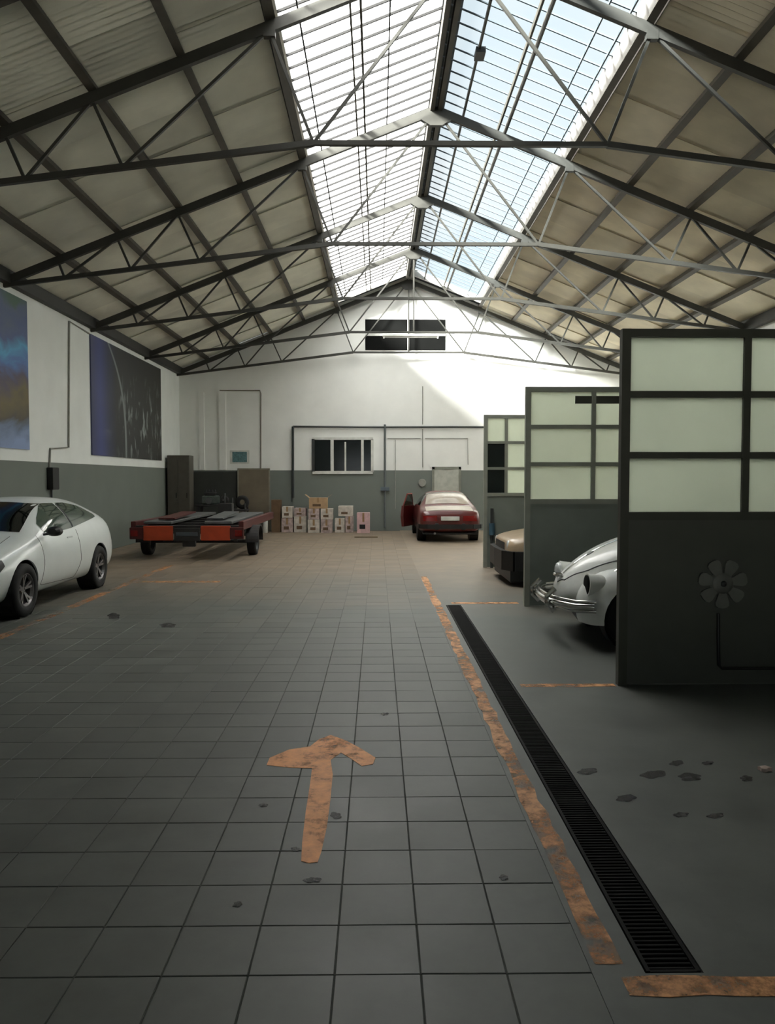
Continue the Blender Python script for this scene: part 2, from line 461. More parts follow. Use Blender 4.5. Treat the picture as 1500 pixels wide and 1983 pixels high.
for px, py, rx, ry in ((1265, 1500, 24, 8), (1310, 1478, 14, 5), (1335, 1505, 26, 7), (1138, 1494, 20, 6), (1445, 1508, 14, 5), (1212, 1546, 22, 6), (1318, 1578, 14, 5), (1385, 1580, 16, 5),
                       (1370, 1478, 10, 4), (745, 1383, 7, 3), (572, 1645, 8, 5), (510, 1560, 8, 4), (650, 1580, 12, 6), (460, 1752, 10, 5), (220, 1193, 14, 5), (325, 1211, 18, 4), (605, 1705, 16, 6), (975, 1700, 10, 5)):
    pts = []
    ph = random.random() * 6
    for i in range(20):
        a = 2 * PI * i / 20; q = 0.95 + 0.16 * math.sin(2 * a + ph) + 0.12 * math.sin(5 * a + 2 * ph) + random.uniform(-0.06, 0.06)
        pts.append(on_floor(px + rx * q * math.cos(a), py + ry * q * math.sin(a)))
    coat('oil_stain', pts, M_OIL, 'dark oil stain', z=0.0022)

# drain with its cross bars
dr = thing('drain_grate', 'long narrow black iron drain grate set in the floor', 'drain', ((DX0 + DX1) / 2, (DY0 + DY1) / 2, -0.03))
f = MB()
for xx in (DX0 - 0.006, DX1 + 0.006): f.box((xx - 0.007, DY0 - 0.01, -0.03), (xx + 0.007, DY1 + 0.01, 0.001))
for yy in (DY0 - 0.008, DY1 + 0.008): f.box((DX0, yy - 0.006, -0.03), (DX1, yy + 0.006, 0.001))
f.build('grate_frame', M_IRON, dr)
f = MB().box((DX0 + 0.0015, DY0, -0.118), (DX1 - 0.0015, DY1, -0.11)); f.build('trough', M_BLACK, dr)
bar_me = MB().cbox((-(DX1 - DX0) / 2 + 0.002, -0.006, -0.025), ((DX1 - DX0) / 2 - 0.002, 0.006, -0.003), 0.002).mesh('bar', M_IRON)
nb = 290
for i in range(nb):
    inst('bar', bar_me, dr, (0, DY0 + (i + 0.5) * (DY1 - DY0) / nb - (DY0 + DY1) / 2, 0.03))

# ------------------------------------------------------------------ walls
def wall_poly(name, pts, m, thick, label):
    """pts: polygon in the wall plane, thick: vector outward"""
    b = MB(); n = len(pts); t = Vector(thick)
    b.add([Vector(p) for p in pts] + [Vector(p) + t for p in pts], [list(range(n)), list(reversed(range(n, 2 * n)))] + [[i, n + i, n + (i + 1) % n, (i + 1) % n] for i in range(n)])
    o = fixnormals(b.build(name, m)); return tag(o, label, kind='structure')
wall_poly('wall_left', [(XL, YF, -0.2), (XL, YB, -0.2), (XL, YB, ZE + 0.15), (XL, YF, ZE + 0.15)], M_WALL_L, (-0.2, 0, 0), 'white left wall above a grey-green dado')
wall_poly('wall_right', [(XR_, YF, -0.2), (XR_, YB, -0.2), (XR_, YB, ZE + 0.15), (XR_, YF, ZE + 0.15)], M_WALL, (0.2, 0, 0), 'white right wall behind the bays')
wb = wall_poly('wall_back', [(XL - 0.2, YB, -0.2), (XR_ + 0.2, YB, -0.2), (XR_ + 0.2, YB, ZE + 0.05), (XM, YB, ZM + 0.15), (XL - 0.2, YB, ZE + 0.05)], M_WALL, (0, 0.2, 0), 'white gabled back wall with grey dado')
# front wall behind the viewer, with an entrance added to light the near partition
EX0, EX1, EZ = -2.6, 1.0, 3.2
fw = MB()
fw.box((XL - 0.2, YF - 0.2, -0.2), (EX0, YF, ZE)); fw.box((EX1, YF - 0.2, -0.2), (XR_ + 0.2, YF, ZE)); fw.box((EX0, YF - 0.2, EZ), (EX1, YF, ZE))
fw.add([(XL - 0.2, YF, ZE), (XR_ + 0.2, YF, ZE), (XM, YF, ZM + 0.15), (XL - 0.2, YF - 0.2, ZE), (XR_ + 0.2, YF - 0.2, ZE), (XM, YF - 0.2, ZM + 0.15)], [[0, 1, 2], [5, 4, 3], [0, 3, 4, 1], [1, 4, 5, 2], [2, 5, 3, 0]])
tag(fw.build('wall_front', M_WALL), 'white front wall with an unseen entrance added for daylight', kind='structure')
gy = MB().box((-30, -40, -0.3), (30, YF - 0.2, -0.05)).build('ground', mat('yard_ground', srgb(150, 146, 138), 0.8)); tag(gy, 'yard outside the added unseen entrance', kind='structure')

# ------------------------------------------------------------------ roof
OFF = 0.13    # sheets lie above the purlins
dk = MB()  # unseen opaque deck above the sheets, added to stop light leaking through
def slab(x0, x1, y0, y1, up=OFF + 0.06, th=0.05):
    vs = []
    for dz in (up, up + th):
        for xx, yy in ((x0, y0), (x1, y0), (x1, y1), (x0, y1)): vs.append((xx, yy, zroof(xx) + dz))
    dk.add(vs, [[3, 2, 1, 0], [4, 5, 6, 7], [0, 1, 5, 4], [1, 2, 6, 5], [2, 3, 7, 6], [3, 0, 4, 7]])
slab(XL - 0.35, SKL, YF - 0.2, YB + 0.2); slab(SKR, XR_ + 0.35, YF - 0.2, YB + 0.2)
for a, b in ((SKL, XM), (XM, SKR)):
    slab(a, b, YF - 0.2, SY0); slab(a, b, SY1, YB + 0.2)
ceiling = dk.build('ceiling', M_DECK); tag(ceiling, 'pitched roof of fibre cement sheets on steel purlins, with an added unseen deck above', kind='structure')
PLX = [SKL, -2.33, -3.37, -4.40, -5.40, XL + 0.05]
PRX = [2 * XM - q for q in PLX]
# corrugated sheets, one per purlin bay and about a metre wide
def sheet_mesh(name, m, xa, xb, wdt, side):
    """local: x across the slope, y along the hall, corrugated"""
    n = 20; b = MB(); vs = []
    for i in range(n + 1):
        yy = -wdt / 2 + wdt * i / n; dz = 0.02 if i % 2 else -0.02
        vs.append((xa, yy, zroof(xa) + dz)); vs.append((xb, yy, zroof(xb) + dz))
    b.add(vs, [[2 * i, 2 * i + 1, 2 * i + 3, 2 * i + 2] for i in range(n)])
    return b.mesh(name, m, smooth=False)
for side, PX, m in ((-1, PLX, M_ROOF_L), (1, PRX, M_ROOF_R)):
    for k in range(5):
        xa, xb = PX[k], PX[k + 1]
        me = sheet_mesh('roof_sheet', m, xa, xb + side * 0.06, 1.09, side)
        y = 5.6 + (0.35 if k % 2 else 0.0) + 0.12 * k
        i = 0
        while y < YB + 0.2:
            inst('roof_sheet', me, ceiling, (0, y, OFF + (0.02 if i % 2 else -0.012)))
            y += 1.02; i += 1
# purlins
for side, PX in ((-1, PLX), (1, PRX)):
    for k, px_ in enumerate(PX):
        b = MB()
        if k == 5:
            b.box((px_ - 0.09, YF, zroof(px_) - 0.12), (px_ + 0.09, YB, zroof(px_) + 0.1)); b.build('eave_beam', M_EAVE, ceiling)
        else:
            ww = 0.10 if k else 0.12
            b.beam((px_, YF, zroof(px_) + 0.05), (px_, YB, zroof(px_) + 0.05), ww, 0.11, up=(side * SL, 0, 1)); b.build('purlin', M_PURLIN, ceiling)
# extra rafter where the skylight starts
for s in (-1, 1):
    xe = XM + s * (XM - XL - 0.1)
    MB().beam((XM, 7.42, ZM - 0.07), (xe, 7.42, zroof(xe) - 0.07), 0.08, 0.13, up=(0, 0, 1)).build('rafter', M_STEEL, ceiling)

# skylight: two glazed slopes
def skylight(name, label, s, glass, cols, longs, thins):
    root = bpy.data.objects.new(name, None); C.objects.link(root); root.location = (XM, (SY0 + SY1) / 2, ZM)
    tag(root, label, kind='structure')
    ed = SKL if s < 0 else SKR
    n = 52; dy = (SY1 - SY0) / n
    for ca, cb in cols:
        b = MB(); za, zb = zroof(ca) - ZM + 0.16, zroof(cb) - ZM + 0.16
        b.add([(ca - XM, -dy / 2 + .004, za), (cb - XM, -dy / 2 + .004, zb), (cb - XM, dy / 2 - .004, zb), (ca - XM, dy / 2 - .004, za)], [[0, 1, 2, 3]])
        me = b.mesh('pane', glass)
        for i in range(n): inst('pane', me, root, (0, SY0 + (i + 0.5) * dy - root.location.y, 0))
    b = MB().beam((0, 0, 0.145), (ed - XM, 0, zroof(ed) - ZM + 0.145), 0.022, 0.035 if s < 0 else 0.016)
    me = b.mesh('glazing_bar', M_BAR_D if s < 0 else M_BAR)
    for i in range(n + 1): inst('glazing_bar', me, root, (0, SY0 + i * dy - root.location.y, 0))
    for xx, ww, hh in longs: MB().beam((xx, SY0, zroof(xx) + 0.06), (xx, SY1, zroof(xx) + 0.06), ww, hh).build('purlin', M_PURLIN, root)
    for xx in thins: MB().beam((xx, SY0, zroof(xx) + 0.11), (xx, SY1, zroof(xx) + 0.11), 0.02, 0.03).build('glazing_rail', M_BAR_D if s < 0 else M_BAR, root)
    # white upstand along the lower edge
    if s > 0:      # sloping white upstand that faces the light
        MB().beam((ed - 0.06, SY0, zroof(ed) + 0.10), (ed - 0.06, SY1, zroof(ed) + 0.10), 0.02, 0.30, up=(-0.75, 0, 1)).build('flashing', M_FLASH, root)
    else:
        MB().beam((ed + 0.05, SY0, zroof(ed + 0.05) + 0.10), (ed + 0.05, SY1, zroof(ed + 0.05) + 0.10), 0.07, 0.03, up=(-SL, 0, 1)).build('flashing', M_FLASH, root)
    MB().box((ed + s * 0.01, SY0, zroof(ed) + 0.02), (ed + s * 0.06, SY1, zroof(ed) + 0.26)).build('light_stop_curb', M_DECK, root)  # added to block sun leaking in beside the roof sheets
    MB().box((XM + (0.03 if s > 0 else -0.10), SY0, ZM - 0.10), (XM + (0.10 if s > 0 else -0.03), SY1, ZM + 0.08)).build('ridge_beam', M_PURLIN, root)
    for yy in (SY0 + 0.03, SY1 - 0.03):
        MB().beam((XM + s * 0.1, yy, ZM + 0.09), (ed, yy, zroof(ed) + 0.12), 0.06, 0.2).build('end_flashing', M_FLASH, root)
    return root
s1 = skylight('window_1', 'milky white left slope of the ridge skylight', -1, M_GLASS_L, [(XM, -0.26), (-0.26, SKL)], [(-0.20, 0.03, 0.10), (-0.33, 0.025, 0.06)], [0.17, -0.95])
s2 = skylight('window_2', 'clear right slope of the ridge skylight showing blue sky', 1, M_GLASS_R, [(XM, 2.12), (2.12, SKR)], [(2.06, 0.03, 0.07), (2.18, 0.03, 0.09), (1.47, 0.03, 0.06)], [2.79, 3.05])
MB().box((1.42, 11.35, zroof(1.45) - 0.02), (1.56, 11.6, zroof(1.45) + 0.06)).build('opener_motor', M_TRIM, s2)
for s, r in ((-1, s1), (1, s2)):     # ridge cap outside
    MB().beam((XM + s * 0.08, SY0 - 0.1, ZM + 0.19), (XM + s * 0.08, SY1 + 0.1, ZM + 0.19), 0.2, 0.02, up=(s * SL, 0, 1)).build('ridge_cap', M_DECK, r)

# ------------------------------------------------------------------ trusses
def truss(Y, label, king=False):
    t = thing('roof_truss', label, 'truss', (XM, Y, 4.95), group='steel roof trusses')
    b0x, b0z = XM - 1.756, 5.67
    def zb(x):
        a = abs(x - XM)
        return b0z if a <= 1.756 else b0z - (a - 1.756) * 0.1292
    for s in (-1, 1):
        def X(v): return XM + s * (XM - v)       # mirror of a left-half x
        xe = X(XL + 0.12)
        MB().beam((XM, Y, ZM - 0.075), (xe, Y, zroof(xe) - 0.075), 0.07, 0.13).build('rafter', M_STEEL, t)
        MB().beam((X(XL), Y, zb(XL) ), (X(b0x), Y, b0z), 0.06, 0.07).build('bottom_chord', M_STEEL, t)
        webs = [(-5.40, -5.30), (-4.40, -5.30), (-4.40, -4.18), (-3.37, -4.18), (-3.37, -3.02), (SKL, -3.02), (SKL, b0x), (XM - 0.02, b0x)]
        for top, bot in webs:
            MB().beam((X(top), Y, zroof(top) - 0.1), (X(bot), Y, zb(bot)), 0.035, 0.035, up=(0, 1, 0)).build('web', M_STEEL, t)
        # gusset plate at each upper joint
        MB().box((X(SKL) - 0.07, Y - 0.04, zroof(SKL) - 0.19), (X(SKL) + 0.07, Y + 0.04, zroof(SKL) - 0.08)).build('gusset', M_STEEL, t)
    MB().beam((b0x, Y, b0z), (2 * XM - b0x, Y, b0z), 0.06, 0.055).build('bottom_chord', M_STEEL, t)
    g = MB(); pts = [(XM - 0.26, ZM - 0.14 - 0.26 * SL), (XM, ZM - 0.03), (XM + 0.26, ZM - 0.14 - 0.26 * SL), (XM + 0.1, ZM - 0.34), (XM - 0.1, ZM - 0.34)]
    n = 5
    g.add([(a, Y - 0.045, b) for a, b in pts] + [(a, Y + 0.045, b) for a, b in pts], [list(range(n)), list(reversed(range(n, 2 * n)))] + [[i, n + i, n + (i + 1) % n, (i + 1) % n] for i in range(n)])
    fixnormals(g.build('ridge_gusset', M_STEEL, t))
    if king: MB().beam((XM, Y, ZM - 0.1), (XM, Y, b0z), 0.04, 0.04, up=(0, 1, 0)).build('king_post', M_STEEL, t)
    return t
truss(9.42, 'steel roof truss nearest to the viewer, spanning the top of the picture')
truss(13.38, 'second steel roof truss from the viewer')
truss(17.38, 'middle steel roof truss, third from the viewer')
truss(21.35, 'fourth steel roof truss, one bay before the gable wall', king=True)
truss(24.75, 'farthest steel roof truss, close against the white gable wall', king=True)
# lamp under the fourth truss
lf = thing('strip_light', 'white fluorescent strip light hung from a roof truss before the dark gable window', 'light', (1.05, 21.35, 5.56))
p0 = on_y(740, 651, 21.35); p1 = on_y(850, 651, 21.35)
MB().cbox((p0.x, 21.31, p0.z - 0.01), (p1.x, 21.39, p0.z + 0.05), 0.01).build('housing', M_WHITEFRAME, lf)
b = MB().tube([(p0.x + 0.05, 21.35, p0.z - 0.03), (p1.x - 0.05, 21.35, p0.z - 0.03)], 0.016, 8); b.build('tube', M_WHITEFRAME, lf, smooth=True)
for q in (p0.x + 0.04, p1.x - 0.04): MB().box((q - 0.02, 21.33, p0.z - 0.06), (q + 0.02, 21.37, p0.z - 0.005)).build('holder', M_WHITEFRAME, lf)

# ------------------------------------------------------------------ partitions between the bays
def partition(Y, x0, cols, label, base_m, frame_m, dark_col=None, zt=2.87, zs=1.38):
    t = thing('partition_screen', label, 'partition', (x0, Y, 0), group='partitions between the right-hand bays')
    x1 = XR_ - 0.02; th = 0.05
    MB().box((x0 + 0.06, Y - 0.02, 0.01), (x1, Y + 0.02, zs - 0.03)).build('base_panel', base_m, t)
    MB().box((x0, Y - 0.035, 0), (x0 + 0.07, Y + 0.035, zt)).build('end_post', frame_m, t)
    MB().box((x0 + 0.07, Y - 0.03, zt - 0.065), (x1, Y + 0.03, zt)).build('top_rail', frame_m, t)
    MB().box((x0 + 0.07, Y - 0.035, zs - 0.035), (x1, Y + 0.035, zs + 0.03)).build('sill_rail', frame_m, t)
    rows = [zs, zs + (zt - 0.03 - zs) / 3, zs + 2 * (zt - 0.03 - zs) / 3, zt - 0.03]
    for z in rows[1:3]: MB().box((x0 + 0.07, Y - 0.026, z - 0.025), (x1, Y + 0.026, z + 0.025)).build('rail', frame_m, t)
    xs_ = [x0 + 0.035] + cols
    while xs_[-1] + 0.9 < x1: xs_.append(xs_[-1] + 0.95)
    xs_ = [q for q in xs_ if q < x1 - 0.2] + [x1]
    for q in xs_[1:-1]: MB().box((q - 0.028, Y - 0.03, zs + 0.03), (q + 0.028, Y + 0.03, zt - 0.065)).build('mullion', frame_m, t)
    for i in range(len(xs_) - 1):
        for j in range(3):
            m = M_DARKPANE if (dark_col is not None and i == dark_col and j < 2) else M_FROST
            MB().box((xs_[i] + 0.02, Y - 0.003, rows[j] + 0.015), (xs_[i + 1] - 0.02, Y + 0.003, rows[j + 1] - 0.015)).build('pane', m, t)
    return t
PY1, PY2, PY3 = 6.22, 10.12, 14.55
PX0 = 1.95
pt1 = partition(PY1, PX0, [2.96], 'nearest partition with frosted panes, shade put into the colour of frame and base', M_PART_D, M_FRAME_D)
pt2 = partition(PY2, 1.93, [2.82], 'middle partition with grey frame, behind the white beetle-shaped car', M_PART_G, M_FRAME_G)
pt3 = partition(PY3, 2.0, [2.42, 3.3], 'farthest partition with two dark panes beside pale ones', M_PART_G, M_FRAME_G, dark_col=0)
# dark strip board in the top row of the middle partition
a = on_y(1113, 767, PY2); b_ = on_y(1205, 782, PY2)
sb = MB().box((a.x, PY2 - 0.024, b_.z), (b_.x + 0.5, PY2 - 0.006, a.z)).build('sign_board', M_FRAME_D)
tag(sb, 'narrow dark board across the top panes of the middle partition', 'sign')
# rosette on the near partition
c = on_y(1398, 1130, PY1 - 0.03)
ro = thing('rosette', 'dull grey seven-lobed rosette disc fixed to the dark near partition', 'ornament', (c.x, PY1 - 0.022, c.z))
M_ROS = mat('rosette_grey', srgb(112, 114, 108), 0.5, metal=0.3, var=0.15)
b = MB().lathe([(0.0, -0.035), (0.05, -0.035), (0.075, -0.028), (0.095, -0.012), (0.1, 0.0)], 28, 'y'); fixnormals(b.build('hub', M_ROS, ro, smooth=True, world=False))
for k in range(7):
    a = R(64 + k * 360 / 7); b = MB(); pts = []
    prof = [(0.07, 0.026), (0.11, 0.040), (0.15, 0.053), (0.178, 0.052), (0.195, 0.034), (0.2, 0.0)]
    out = prof + [(r, -w_) for r, w_ in reversed(prof[:-1])]
    vs = []
    for dy in (0.0, -0.022):
        for r, w_ in out: vs.append((r * math.cos(a) - w_ * math.sin(a), dy, r * math.sin(a) + w_ * math.cos(a)))
    n = len(out)
    b.add(vs, [list(range(n)), list(reversed(range(n, 2 * n)))] + [[i, n + i, n + (i + 1) % n, (i + 1) % n] for i in range(n)])
    fixnormals(b.build('petal', M_ROS, ro, world=False))
b = MB().lathe([(0.0, -0.05), (0.02, -0.048), (0.026, -0.034)], 14, 'y'); fixnormals(b.build('cap', M_PIPE, ro, smooth=True, world=False))
hs = [on_y(1390, 1188, PY1 - 0.03), on_y(1390, 1240, PY1 - 0.03), on_y(1391, 1288, PY1 - 0.03), on_y(1397, 1294, PY1 - 0.03), on_y(1440, 1294, PY1 - 0.03), on_y(1560, 1294, PY1 - 0.03)]
for h_ in hs: h_.y = PY1 - 0.033
o = MB().tube(hs, 0.013, 8).build('hose', M_TRIM); autosmooth(o); tag(o, 'black hose running down and along the dark near partition', 'hose')
# thin pole with a blue band by the far partition
c = on_y(952, 1000, PY3 - 0.06)
po = thing('pole', 'thin dark pole with a blue band standing against the farthest partition', 'pole', (c.x, PY3 - 0.07, 0))
b = MB().tube([(c.x, PY3 - 0.07, 0), (c.x, PY3 - 0.07, 1.12)], 0.03, 10); autosmooth(b.build('shaft', M_PIPE, po))
b = MB().tube([(c.x, PY3 - 0.07, 0.62), (c.x, PY3 - 0.07, 0.84)], 0.055, 12); autosmooth(b.build('band', mat('band_blue', srgb(60, 92, 110), 0.5), po))

# ------------------------------------------------------------------ back wall: windows, door, pipes
def bw(px, py, d=0.0): return on_y(px, py, YB - d)
w3 = bpy.data.objects.new('window_3', None); C.objects.link(w3); p = bw(605, 917); q = bw(722, 847); w3.location = (p.x, YB - 0.02, p.z)
tag(w3, 'sliding window with black panes in the back wall', kind='structure')
MB().box((p.x, YB - 0.01, p.z), (q.x, YB - 0.002, q.z)).build('backing', M_BLACK, w3)
for (xa, xb, za, zb) in ((605, 722, 847, 852), (605, 722, 912, 918), (640, 646, 852, 912), (699, 704, 852, 912), (667, 670, 856, 912), (718, 723, 850, 914), (604, 609, 850, 914)):
    a, b2 = bw(xa, zb), bw(xb, za)
    MB().box((a.x, YB - 0.05, a.z), (b2.x, YB - 0.01, b2.z)).build('window_frame', M_WHITEFRAME if xa not in (604,) else M_PIPE, w3)
for xa, xb in ((609, 640), (646, 667), (670, 699), (704, 718)):
    a, b2 = bw(xa, 912), bw(xb, 853)
    MB().box((a.x, YB - 0.022, a.z), (b2.x, YB - 0.014, b2.z)).build('pane', M_DARKPANE, w3)
w4 = bpy.data.objects.new('window_4', None); C.objects.link(w4); p = bw(707, 678); q = bw(862, 619); w4.location = (p.x, YB - 0.02, p.z)
tag(w4, 'wide dark window high in the gable', kind='structure')
mid = (p.z + q.z) / 2
for za, zb in ((p.z, mid - 0.04), (mid + 0.04, q.z)):
    for xa, xb in ((p.x, XM - 0.03), (XM + 0.03, q.x)):
        MB().box((xa, YB - 0.015, za), (xb, YB - 0.003, zb)).build('pane', M_BLACK, w4)
MB().box((p.x, YB - 0.04, mid - 0.04), (q.x, YB - 0.003, mid + 0.04)).build('rail', M_WHITEFRAME, w4)
MB().box((XM - 0.03, YB - 0.035, p.z), (XM + 0.03, YB - 0.003, q.z)).build('mullion', M_WHITEFRAME, w4)
# door
a, b2 = bw(836, 1020), bw(892, 904)
d1 = bpy.data.objects.new('door_1', None); C.objects.link(d1); d1.location = ((a.x + b2.x) / 2, YB - 0.03, 0)
tag(d1, 'pale grey door in the back wall behind the red car', kind='structure')
M_DOOR = mat('door_paint', srgb(176, 178, 168), 0.5); M_DFR = mat('door_frame', srgb(128, 130, 120), 0.5)
MB().box((a.x + 0.07, YB - 0.035, 0.01), (b2.x - 0.07, YB - 0.003, b2.z - 0.08)).build('door_leaf', M_DOOR, d1)
MB().box((a.x, YB - 0.05, 0), (a.x + 0.07, YB - 0.003, b2.z)).build('door_jamb', M_DFR, d1)
MB().box((b2.x - 0.07, YB - 0.05, 0), (b2.x, YB - 0.003, b2.z)).build('door_jamb', M_DFR, d1)
MB().box((a.x, YB - 0.05, b2.z - 0.08), (b2.x, YB - 0.003, b2.z)).build('door_head', M_DFR, d1)
MB().box((a.x + 0.12, YB - 0.075, 1.0), (a.x + 0.24, YB - 0.035, 1.03)).build('door_handle', M_CHROME, d1)
# pipe run
pr = thing('air_pipe', 'dark pipe run with drop pipes along the back wall above the boxes', 'pipe', (bw(567, 825).x, YB - 0.06, 1.0))
def pipe(pts, r, name='pipe', m=M_PIPE, parent=pr, d=0.06):
    return autosmooth(MB().tube([bw(x_, y_, d) for x_, y_ in pts], r, 8).build(name, m, parent))
pipe([(567, 826), (567, 964)], 0.04, 'drop_pipe')
pipe([(567, 826), (700, 827), (960, 827)], 0.03, 'main_pipe')
pipe([(745, 822), (745, 1022)], 0.035, 'drop_pipe', mat('pipe_grey', srgb(92, 98, 98), 0.5))
v = bw(745, 947); MB().cbox((v.x - 0.14, YB - 0.12, v.z - 0.06), (v.x + 0.14, YB - 0.03, v.z + 0.06), 0.01).build('valve_box', mat('valve_grey', srgb(84, 96, 104), 0.5), pr)
def conduit(pts, label, r=0.014, m=M_CONDUIT, d=0.02):
    o = MB().tube([bw(x_, y_, d) for x_, y_ in pts], r, 6).build('cable_conduit', m); tag(o, label, 'conduit'); return o
conduit([(818, 748), (818, 822)], 'thin vertical conduit high on the back wall above the pipe')
conduit([(818, 831), (818, 905)], 'thin vertical conduit dropping from the pipe to the grey door')
conduit([(750, 849), (800, 849), (814, 849)], 'short thin pale conduit left of the vertical one', 0.012)
conduit([(823, 849), (905, 849), (906, 900)], 'thin pale conduit turning down at the right of the grey door', 0.012)
conduit([(425, 756), (503, 756), (505, 762), (505, 908)], 'brown cable turning down the back wall near the left corner', 0.018, mat('cable_brown', srgb(118, 112, 98), 0.6))
conduit([(765, 852), (765, 985)], 'thin pale conduit dropping beside the grey pipe')
for px_, label in ((387, 'narrow white wall rib nearest the left corner of the back wall'), (425, 'wider white wall rib left of the blue notice')):
    a = bw(px_, 910); b2 = bw(px_ + (8 if px_ < 400 else 12), 760)
    o = MB().box((a.x, YB - 0.05, a.z), (b2.x, YB, b2.z)).build('wall_rib', M_WALL); tag(o, label, 'wall rib')
a, b2 = bw(450, 895), bw(478, 875)
sg = thing('notice', 'small teal notice on white backing on the back wall', 'sign', (a.x, YB - 0.01, a.z))
MB().box((a.x - 0.08, YB - 0.012, a.z - 0.05), (b2.x + 0.08, YB - 0.001, b2.z + 0.05)).build('backing', M_WHITEFRAME, sg)
MB().box((a.x, YB - 0.018, a.z), (b2.x, YB - 0.0125, b2.z)).build('plate', mat('notice_teal', srgb(86, 118, 122), 0.5, var=0.3, scale=20), sg)
# small round gauge beside the door
c = bw(817, 935)
o = MB().lathe([(0.0, -0.07), (0.11, -0.07), (0.13, -0.05), (0.13, -0.002)], 18, 'y', (c.x, YB, c.z)).build('wall_gauge', M_CONDUIT, smooth=False); fixnormals(o); tag(o, 'small round grey fitting on the back wall left of the grey door', 'gauge')

# ------------------------------------------------------------------ left wall: murals, conduit, box
def lw(px, py, d=0.0): return on_x(px, py, XL + d)
def mural_mat(name, kind):
    m = bpy.data.materials.new(name); m.use_nodes = True
    n = m.node_tree.nodes; l = m.node_tree.links; b = n['Principled BSDF']; b.inputs['Roughness'].default_value = 0.5
    tc = n.new('ShaderNodeTexCoord'); sep = n.new('ShaderNodeSeparateXYZ'); l.new(tc.outputs['Generated'], sep.inputs[0])
    nz = n.new('ShaderNodeTexNoise'); nz.inputs['Detail'].default_value = 5
    mp = n.new('ShaderNodeMapping'); l.new(tc.outputs['Generated'], mp.inputs['Vector']); l.new(mp.outputs['Vector'], nz.inputs['Vector'])
    def ramp(src, els):
        r = n.new('ShaderNodeValToRGB'); l.new(src, r.inputs['Fac'])
        while len(r.color_ramp.elements) < len(els): r.color_ramp.elements.new(0.5)
        for e, (p_, c_) in zip(r.color_ramp.elements, els): e.position = p_; e.color = c_
        return r.outputs['Color']
    if kind == 1:
        nz.inputs['Scale'].default_value = 5.0; nz.inputs['Distortion'].default_value = 0.8
        ad = n.new('ShaderNodeMath'); ad.operation = 'MULTIPLY_ADD'; ad.inputs[1].default_value = 0.45; l.new(nz.outputs['Fac'], ad.inputs[0]); l.new(sep.outputs['Z'], ad.inputs[2])
        cy = n.new('ShaderNodeMath'); cy.operation = 'MULTIPLY_ADD'; cy.inputs[1].default_value = -0.25; l.new(sep.outputs['Y'], cy.inputs[0]); l.new(ad.outputs[0], cy.inputs[2])
        col = ramp(cy.outputs[0], [(0.0, srgb(130, 150, 190)), (0.10, srgb(100, 118, 150)), (0.20, srgb(66, 60, 48)), (0.34, srgb(98, 84, 40)), (0.46, srgb(70, 60, 84)), (0.56, srgb(60, 100, 165)), (0.66, srgb(66, 150, 195)), (0.76, srgb(60, 80, 130)), (0.9, srgb(78, 92, 120)), (1.0, srgb(60, 92, 76))])
        l.new(col, b.inputs['Base Color'])
    else:
        mp.inputs['Scale'].default_value = (1, 9, 1.6); nz.inputs['Scale'].default_value = 2.8; nz.inputs['Distortion'].default_value = 0.6
        base = ramp(sep.outputs['Y'], [(0.0, srgb(52, 58, 92)), (0.10, srgb(62, 70, 128)), (0.2, srgb(52, 58, 84)), (0.3, srgb(48, 50, 52)), (1.0, srgb(42, 42, 38))])
        st = n.new('ShaderNodeMapRange'); st.inputs['From Min'].default_value = 0.56; st.inputs['From Max'].default_value = 0.70; l.new(nz.outputs['Fac'], st.inputs['Value'])
        lo = n.new('ShaderNodeMapRange'); lo.inputs['From Min'].default_value = 0.28; lo.inputs['From Max'].default_value = 0.42; l.new(sep.outputs['Y'], lo.inputs['Value'])
        up = n.new('ShaderNodeMapRange'); up.inputs['From Min'].default_value = 0.85; up.inputs['From Max'].default_value = 0.5; l.new(sep.outputs['Z'], up.inputs['Value'])
        mu = n.new('ShaderNodeMath'); mu.operation = 'MULTIPLY'; l.new(st.outputs[0], mu.inputs[0]); l.new(lo.outputs[0], mu.inputs[1])
        m2 = n.new('ShaderNodeMath'); m2.operation = 'MULTIPLY'; l.new(mu.outputs[0], m2.inputs[0]); l.new(up.outputs[0], m2.inputs[1])
        # a pale arc down the left third
        ya = n.new('ShaderNodeMath'); ya.operation = 'POWER'; ya.inputs[1].default_value = 3.0; l.new(sep.outputs['Z'], ya.inputs[0])
        yb_ = n.new('ShaderNodeMath'); yb_.operation = 'MULTIPLY_ADD'; yb_.inputs[1].default_value = 0.22; l.new(ya.outputs[0], yb_.inputs[0]); l.new(sep.outputs['Y'], yb_.inputs[2])
        yc = n.new('ShaderNodeMath'); yc.operation = 'SUBTRACT'; yc.inputs[1].default_value = 0.42; l.new(yb_.outputs[0], yc.inputs[0])
        yd = n.new('ShaderNodeMath'); yd.operation = 'ABSOLUTE'; l.new(yc.outputs[0], yd.inputs[0])
        ye = n.new('ShaderNodeMapRange'); ye.inputs['From Min'].default_value = 0.016; ye.inputs['From Max'].default_value = 0.006; ye.inputs['To Max'].default_value = 0.7; l.new(yd.outputs[0], ye.inputs['Value'])
        mxm = n.new('ShaderNodeMath'); mxm.operation = 'MAXIMUM'; l.new(m2.outputs[0], mxm.inputs[0]); l.new(ye.outputs[0], mxm.inputs[1])
        mix = n.new('ShaderNodeMix'); mix.data_type = 'RGBA'; l.new(mxm.outputs[0], mix.inputs['Factor']); l.new(base, mix.inputs['A']); mix.inputs['B'].default_value = srgb(150, 160, 158)
        l.new(mix.outputs['Result'], b.inputs['Base Color'])
    return m
ZP0, ZP1 = 2.20, 4.86
yr = lw(53, 800).y
